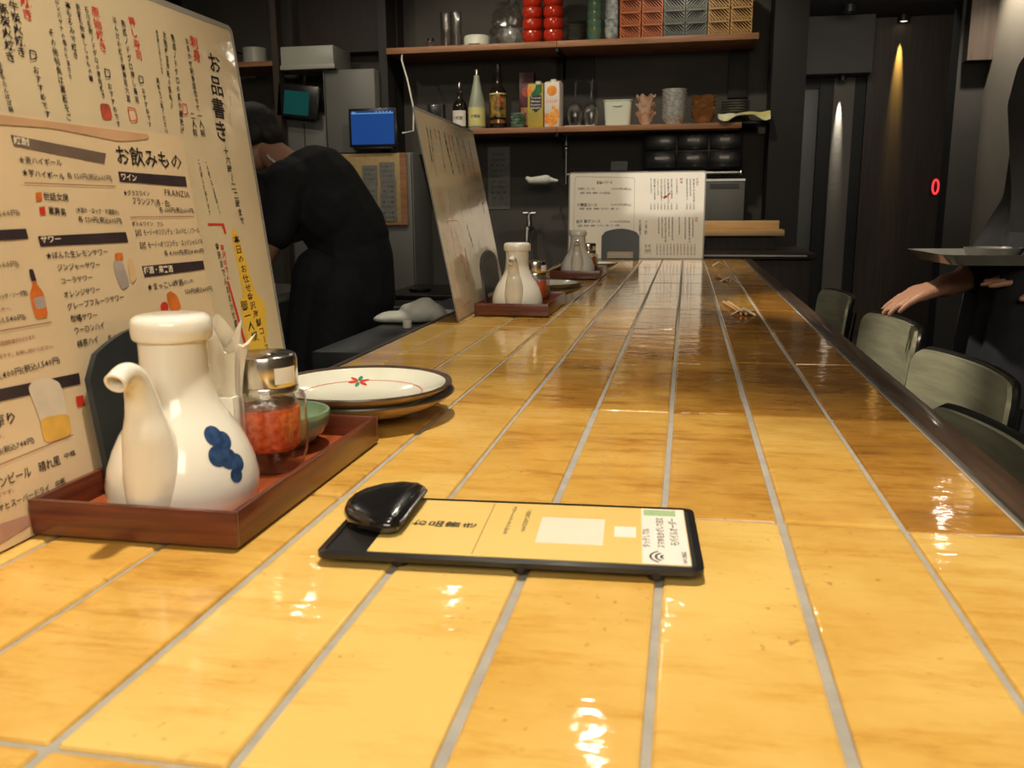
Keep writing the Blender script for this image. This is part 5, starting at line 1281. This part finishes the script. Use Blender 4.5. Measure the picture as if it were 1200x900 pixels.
# router with blue leds
item('network_box', [('case', MB().box(-.045, .045, -.02, .03, 0, .14, .004), 'black_plastic'), ('blue_light', MB().ell((-.018, -.021, .060), (.006, .003, .006), 10, 6), 'led_blue'), ('blue_light', MB().ell((.022, -.021, .060), (.006, .003, .006), 10, 6), 'led_blue'), ('pale_strip', MB().box(-.04, .045, -.022, -.02, .030, .036), 'paper_white')],
     'black box with two blue lights left of the bottles', 'electronics', (-1.330, 4.78, zl))
# under the shelf
item('wall_notice', [('paper', MB().box(-.063, .063, -.002, 0, -.17, .17), 'plate_grey')], 'faded paper notice on the back wall below the shelf', 'notice', (-1.03, 4.978, 1.108))
t_ = MB()
for k in range(9): text_h(t_, ['本日の仕込み', '予約表確認', '鰤・鯖・鯛', '大根・玉子', '能登牛'][k % 5], -.045, .13 - .03 * k, .03 + .01 * (k % 2), .13 - .03 * k, .014, .0025, 0)
o = t_.xf(RX(PI / 2)).build('black_lettering', 'k', COL.objects['wall_notice'], smooth=0)
dr = thing('drawer_rack', 'dark rack of small drawers with white labels under the lower shelf', 'drawers', (-.22, 4.80, 1.135))
MB().box(0, .50, .02, .17, 0, .185, .002).build('rack_frame', 'black_metal', dr)
for i in range(3):
    for j in range(2):
        q = MB().box(.008 + i * .164, .164 + i * .164, 0, .02, .008 + j * .09, .090 + j * .09, .003).build('drawer', 'black_plastic', dr)
        if (i, j) != (0, 1): MB().box(.058 + i * .164, .106 + i * .164, -.0015, 0, .050 + j * .09, .064 + j * .09).build('drawer_label', 'label_white', q)
        if i: MB().tube([(.075 + i * .164, -.004, .078 + j * .09), (.13 + i * .164, -.004, .078 + j * .09)], .003, 8).build('drawer_handle', 'steel', q)
item('steel_rail', [('pipe', MB().tube([(-.62, 0, 0), (.275, 0, 0)], .0085, 12), 'steel'), ('end_knob', MB().ell((.278, 0, 0), (.014, .014, .014), 14, 8), 'chrome'), ('bracket', MB().box(-.60, -.59, 0, .16, -.005, .005), 'steel'), ('bracket', MB().box(.20, .21, 0, .16, -.005, .005), 'steel')], 'horizontal steel rail under the drawers on the back wall', 'rail', (0, 4.80, 1.115))
item('small_notice', [('paper', MB().box(-.045, .045, -.002, 0, -.024, .024), 'plate_grey')], 'small white paper on the wall above the far menu board', 'notice', (-.36, 4.978, 1.165))
tw = MB().limb((-.065, 0, 0), (.02, -.005, .004), .018, .026, 14).limb((.02, -.005, .004), (.075, 0, -.002), .020, .008, 14).limb((-.065, 0, 0), (-.082, 0, .012), .016, .012)
item('hung_towel', [('towel', tw, 'cloth_white'), ('hook', MB().tube([(.02, .20, .02), (.02, .0, .02)], .005, 8), 'steel')], 'twisted white towel hanging left of the far menu board', 'towel', (-.745, 4.75, 1.085))
tp = thing('wall_tap', 'dark wall tap with a handle below the twisted towel', 'tap', (-.845, 4.90, .80))
MB().tube([(0, .08, .04), (0, 0, .04), (0, -.06, .03), (0, -.08, -.04)], .012, 10).build('spout', 'steel', tp); MB().lathe([(.016, .04), (.016, .09), (.010, .10), (.010, .12), (0, .12)], 14).build('tap_body', 'steel', tp); MB().tube([(-.035, 0, .115), (.035, 0, .115)], .007, 8).build('handle', 'steel', tp)
item('hanging_utensil', [('rod', MB().tube([(0, 0, -.13), (0, 0, .15)], .006, 10), 'steel'), ('hook_end', MB().ell((0, 0, .06), (.012, .01, .02), 10, 6), 'chrome')], 'steel utensil hanging under the shelf joint', 'utensil', (-.645, 4.93, 1.20))
# pale ledge, white box, low counter
item('pale_wood_ledge', [('ledge_board', MB().box(0, .37, 0, .14, -.028, 0, .002), 'pale_wood'), ('ledge_support', MB().box(.02, .33, .05, .13, -.093, -.028), 'dark_wood'), ('ledge_back', MB().box(0, .355, .10, .14, 0, .040, .002), 'pale_wood')], 'pale wooden ledge right of the far menu board', 'ledge', (.085, 4.30, .838))
item('white_appliance', [('case', MB().box(-.10, .10, 0, .3, 0, .26, .006), 'grey_enamel'), ('dark_slot', MB().box(-.07, .07, -.004, 0, .215, .235), 'black_plastic'), ('top_panel', MB().box(-.10, .10, -.003, .0, .248, .258), 'steel')], 'pale grey metal box behind the pale wooden ledge', 'appliance', (.188, 4.60, .82))
item('low_counter', [('counter_top', MB().box(0, .66, 0, .95, .72, .745, .003), 'dark_wood'), ('cabinet_body', MB().box(.02, .64, .03, .93, 0, .72), 'dark_wood'), ('steel_edge', MB().box(0, .62, -.004, 0, .733, .739), 'steel')], 'dark low counter beyond the end of the tiled counter', 'counter', (-.10, 3.99, 0))

# ================================================================ KITCHEN, LEFT
item('staff_worktop', [('worktop_slab', MB().box(-.585, -.442, 1.36, 3.3, .690, .722, .003), 'stone_dark'), ('front_panel', MB().box(-.575, -.452, 1.37, 3.29, 0, .690), 'black_metal')], 'dark stone shelf on the staff side of the tiled counter', 'shelf', (0, 0, 0))
item('white_cutting_tray', [('tray_body', MB().box(-.56, -.445, 1.02, 1.34, .62, .655, .004), 'cloth_white'), ('support_box', MB().box(-.56, -.445, 1.02, 1.34, 0, .62), 'black_metal')], 'pale plastic tray below the end of the dark stone shelf', 'tray', (0, 0, 0))
rg = MB().ell((0, 0, .022), (.040, .035, .026), 18, 12).ell((-.045, -.01, .010), (.05, .035, .012), 16, 8).ell((.028, .01, .018), (.028, .03, .020), 16, 8)
rr = random.Random(5); rg.v = [(x + .003 * math.sin(z * 150 + y * 80), y + .003 * math.sin(x * 100), max(.0008, z * (1 + .10 * math.sin(x * 70 + y * 60)))) for x, y, z in rg.v]
tag(shell(rg, 'kitchen_cloth', 'cloth_white', None, .004, 2), 'crumpled white cloth on the dark stone shelf', 'cloth'); COL.objects['kitchen_cloth'].location = (-.515, 1.735, .7225)
tag(MB().box(-.10, .06, -.07, .07, 0, .004, .001).build('folded_cloth', 'cloth_white', None, loc=(-.50, 1.86, .7225)), 'flat white cloth lying behind the crumpled cloth', 'cloth')
tag(MB().lathe([(.0085, 0), (.009, .001), (.009, .013), (.008, .014), (0, .014)], 20).build('bottle_cap', 'paper_white', None, loc=(-.516, 1.655, .7225)), 'tiny white bottle cap in front of the crumpled cloth', 'cap')
item('work_table', [('table_top', MB().box(-2.2, -1.56, 2.5, 3.7, .58, .62, .004), 'steel'), ('cabinet', MB().box(-2.18, -1.59, 2.52, 3.68, 0, .58), 'black_metal')], 'steel work table in front of the bending person', 'table', (0, 0, 0))
fr_ = thing('refrigerator', 'grey steel refrigerator at the back of the kitchen', 'refrigerator', (-1.84, 4.60, 0))
MB().box(0, .42, .02, .36, 0, 1.235, .004).build('cabinet', 'grey_enamel', fr_); MB().box(.005, .415, 0, .02, .45, 1.23, .003).build('door', 'grey_enamel', fr_); MB().box(.005, .415, 0, .02, .05, .44, .003).build('door', 'grey_enamel', fr_)
MB().tube([(.03, -.02, .55), (.03, -.02, .80)], .008, 8).build('handle', 'steel', fr_)
nb = thing('notice_board', 'yellow notice board with pinned paper slips on the refrigerator', 'notice board', (-1.82, 4.59, .86))
MB().box(0, .375, -.004, .004, 0, .372, .002).build('cork_sheet', 'cork', nb); MB().box(.34, .375, -.008, -.004, 0, .372).build('wooden_edge', 'shelf_wood', nb); MB().box(0, .34, -.008, -.004, 0, .012).build('wooden_edge', 'shelf_wood', nb)
for k, (x, z, w_, h_) in enumerate(((.13, .20, .085, .11), (.225, .24, .085, .085), (.23, .16, .085, .085), (.225, .08, .09, .085), (.225, .02, .09, .065), (.15, .08, .06, .12))):
    q = MB().box(x, x + w_, -.0065 - .0004 * k, -.0045 - .0004 * k, z, z + h_).build('paper_slip', 'plate_grey', nb)
    t_ = MB()
    for j in range(3): text_h(t_, ['予約 四名様', '十八時より', 'おまかせ', '二十時', '席 三番'][(j + k) % 5], x + .01, z + h_ - .022 - .024 * j, x + w_ - .012, z + h_ - .022 - .024 * j, .013, 0, 0)
    t_.v = [(a, -.0068 - .0004 * k, b) for a, b, c in t_.v]; t_.build('handwriting', 'k', q, smooth=0)
tb = thing('tablet_computer', 'tablet with a lit blue screen above the notice board', 'tablet', (-1.745, 4.56, 1.262))
MB().box(0, .262, 0, .012, 0, .196, .004).build('tablet_case', 'black_plastic', tb); MB().box(.014, .248, -.0015, 0, .014, .182).build('lit_screen', 'screen_blue', tb)
s_ = MB().box(.016, .246, -.0022, -.0016, .168, .172)
for k in range(5): s_.box(.15 + k * .019, .158 + k * .019, -.0022, -.0016, .174, .179)
s_.box(.02, .04, -.0022, -.0016, .174, .179); s_.build('screen_icons', 'screen_light', tb); MB().box(.02, .24, .0, .06, -.012, 0, .003).build('tablet_stand', 'black_metal', tb)
item('extractor_hood', [('hood_box', MB().box(-2.125, -1.83, 4.60, 4.85, 1.67, 1.785, .004), 'white_enamel'), ('lip', MB().box(-2.125, -1.82, 4.585, 4.60, 1.667, 1.69, .002), 'white_enamel')], 'off-white extractor hood at the back left', 'hood', (0, 0, 0))
item('tall_cabinet', [('cabinet_body', MB().box(-1.895, -1.62, 4.63, 4.97, 1.24, 1.665, .003), 'grey_enamel'), ('door_edge', MB().box(-1.90, -1.895, 4.62, 4.97, 1.24, 1.665), 'steel')], 'pale grey cabinet above the refrigerator', 'cabinet', (0, 0, 0))
item('steel_cabinet', [('cabinet_body', MB().box(-2.16, -1.91, 4.66, 4.97, 0, 1.44, .004), 'grey_enamel'), ('door_seam', MB().box(-2.04, -2.036, 4.657, 4.66, .1, 1.40), 'black_metal')], 'grey steel cabinet under the dim teal screen', 'cabinet', (0, 0, 0))
item('wall_monitor', [('case', MB().box(-.13, .10, 0, .04, -.08, .09, .004).xf(RY(.12)), 'black_plastic'), ('lit_screen', MB().box(-.09, .05, -.002, 0, -.065, .055).xf(RY(.12)), 'screen_teal')], 'small dark monitor with a dim teal screen at the back left', 'monitor', (-2.02, 4.58, 1.50))
item('cabinet_frame', [('post', MB().box(-2.165, -2.13, 4.58, 4.64, 0, 2.42), 'brown_panel'), ('shelf_board', MB().box(-2.60, -2.165, 4.58, 4.90, 1.69, 1.715), 'shelf_wood'), ('shelf_board', MB().box(-2.60, -2.165, 4.58, 4.90, 1.18, 1.205), 'shelf_wood')], 'dark wooden shelf frame at the far left behind the menus', 'shelf', (0, 0, 0))
item('kitchen_pot', [('pot_body', MB().lathe([(.06, 0), (.065, .004), (.065, .085), (.061, .085), (.06, .006), (0, .006)], 28), 'white_enamel'), ('handle', MB().tube([(-.065, 0, .06), (-.12, 0, .075), (-.14, 0, .05)], .006, 8), 'black_metal')], 'pale pot on the left wooden shelf', 'pot', (-2.32, 4.70, 1.7155))
tag(MB().box(-2.13, -1.56, 4.86, 4.97, 1.79, 2.42).build('upper_panel', 'dark_wood', None), 'dark brown panel under the ceiling above the hood', 'panel')
tag(MB().box(-1.615, -1.57, 4.70, 4.97, 1.24, 2.42).build('dark_column', 'black_wall', None), 'dark column between the cabinet and the shelves', 'column')
item('gas_stove', [('stove_body', MB().box(0, .80, 0, .6, 0, .52, .004), 'steel'), ('dark_top', MB().box(.01, .79, .01, .59, .52, .545, .003), 'black_metal'), ('steel_front_strip', MB().box(0, .80, -.012, 0, .44, .49, .003), 'steel')] +
     [('burner', MB().lathe([(.045, .545), (.055, .55), (.055, .56), (0, .562)], 18, (.15 + .25 * k, .2, 0)), 'black_metal') for k in range(3)] + [('control_knob', MB().lathe([(.016, 0), (.014, .02), (0, .02)], 14).xf(T(.15 + .25 * k, -.012, .40) @ RX(PI / 2)), 'black_plastic') for k in range(3)],
     'steel gas stove behind the crumpled cloth', 'stove', (-1.42, 4.0, 0))
cb_ = MB().tube([(-1.48, 4.68, 1.737), (-1.47, 4.64, 1.70), (-1.43, 4.60, 1.60), (-1.40, 4.60, 1.45), (-1.40, 4.58, 1.34), (-1.46, 4.58, 1.33)], .004, 8)
tag(cb_.build('white_cable', 'paper_white', None), 'thin white cable hanging left of the black box', 'cable')

# ================================================================ PASSAGE LIGHTS
def downlight(loc, r_, label, glow='lamp_glow', h=.05, sleeve='black_metal'):
    t = thing('ceiling_spotlight', label, 'lamp', loc)
    MB().lathe([(r_, 0), (r_ + .012, 0), (r_ + .012, h), (0, h), (0, h - .01), (r_, h - .01)], 28, cap0=False).build('housing', sleeve, t)
    MB().lathe([(r_ * .98, .006), (0, .0061)], 24).build('lamp_lens', glow, t); return t
downlight((1.475, 7.04, 2.215), .03, 'ceiling spotlight above the yellow beam on the brown wall', 'lamp_dim', .045)
downlight((1.040, 6.62, 2.215), .035, 'unlit ceiling spotlight left of the yellow beam', 'plate_grey', .045)
downlight((1.090, 7.05, 1.832), .016, 'small downlight over the grey post', 'lamp_dim', .038)
for i, (p_, t_, e_, c_) in enumerate(LAMPS):
    nm = ['nearest to the viewer over the trays', 'over the far half of the counter', 'over the second menu', 'in front of the bottles', 'in front of the bowls', 'added to brighten the chair backs', 'beside the grey right wall', 'over the kitchen work table', 'near the refrigerator'][i]
    downlight((p_[0], p_[1], p_[2] + .012), .032, f'black ceiling spotlight {nm}', 'lamp_glow', CEIL - p_[2] - .012)
rg = MB(); pts = [(.028 * .42 * math.cos(2 * PI * k / 32), 0, .055 * .8 * .85 * math.sin(2 * PI * k / 32)) for k in range(33)]
pts = [(.020 * math.cos(2 * PI * k / 32), 0, .050 * math.sin(2 * PI * k / 32)) for k in range(33)]
item('ring_indicator', [('red_glowing_ring', rg.tube(pts, .0065, 8, cap=False), 'led_red'), ('sensor_plate', MB().box(-.03, .03, .004, .010, -.065, .065, .003), 'brown_panel')], 'red glowing oval ring light on the brown panelled wall', 'indicator', (1.792, 7.085, 1.072))
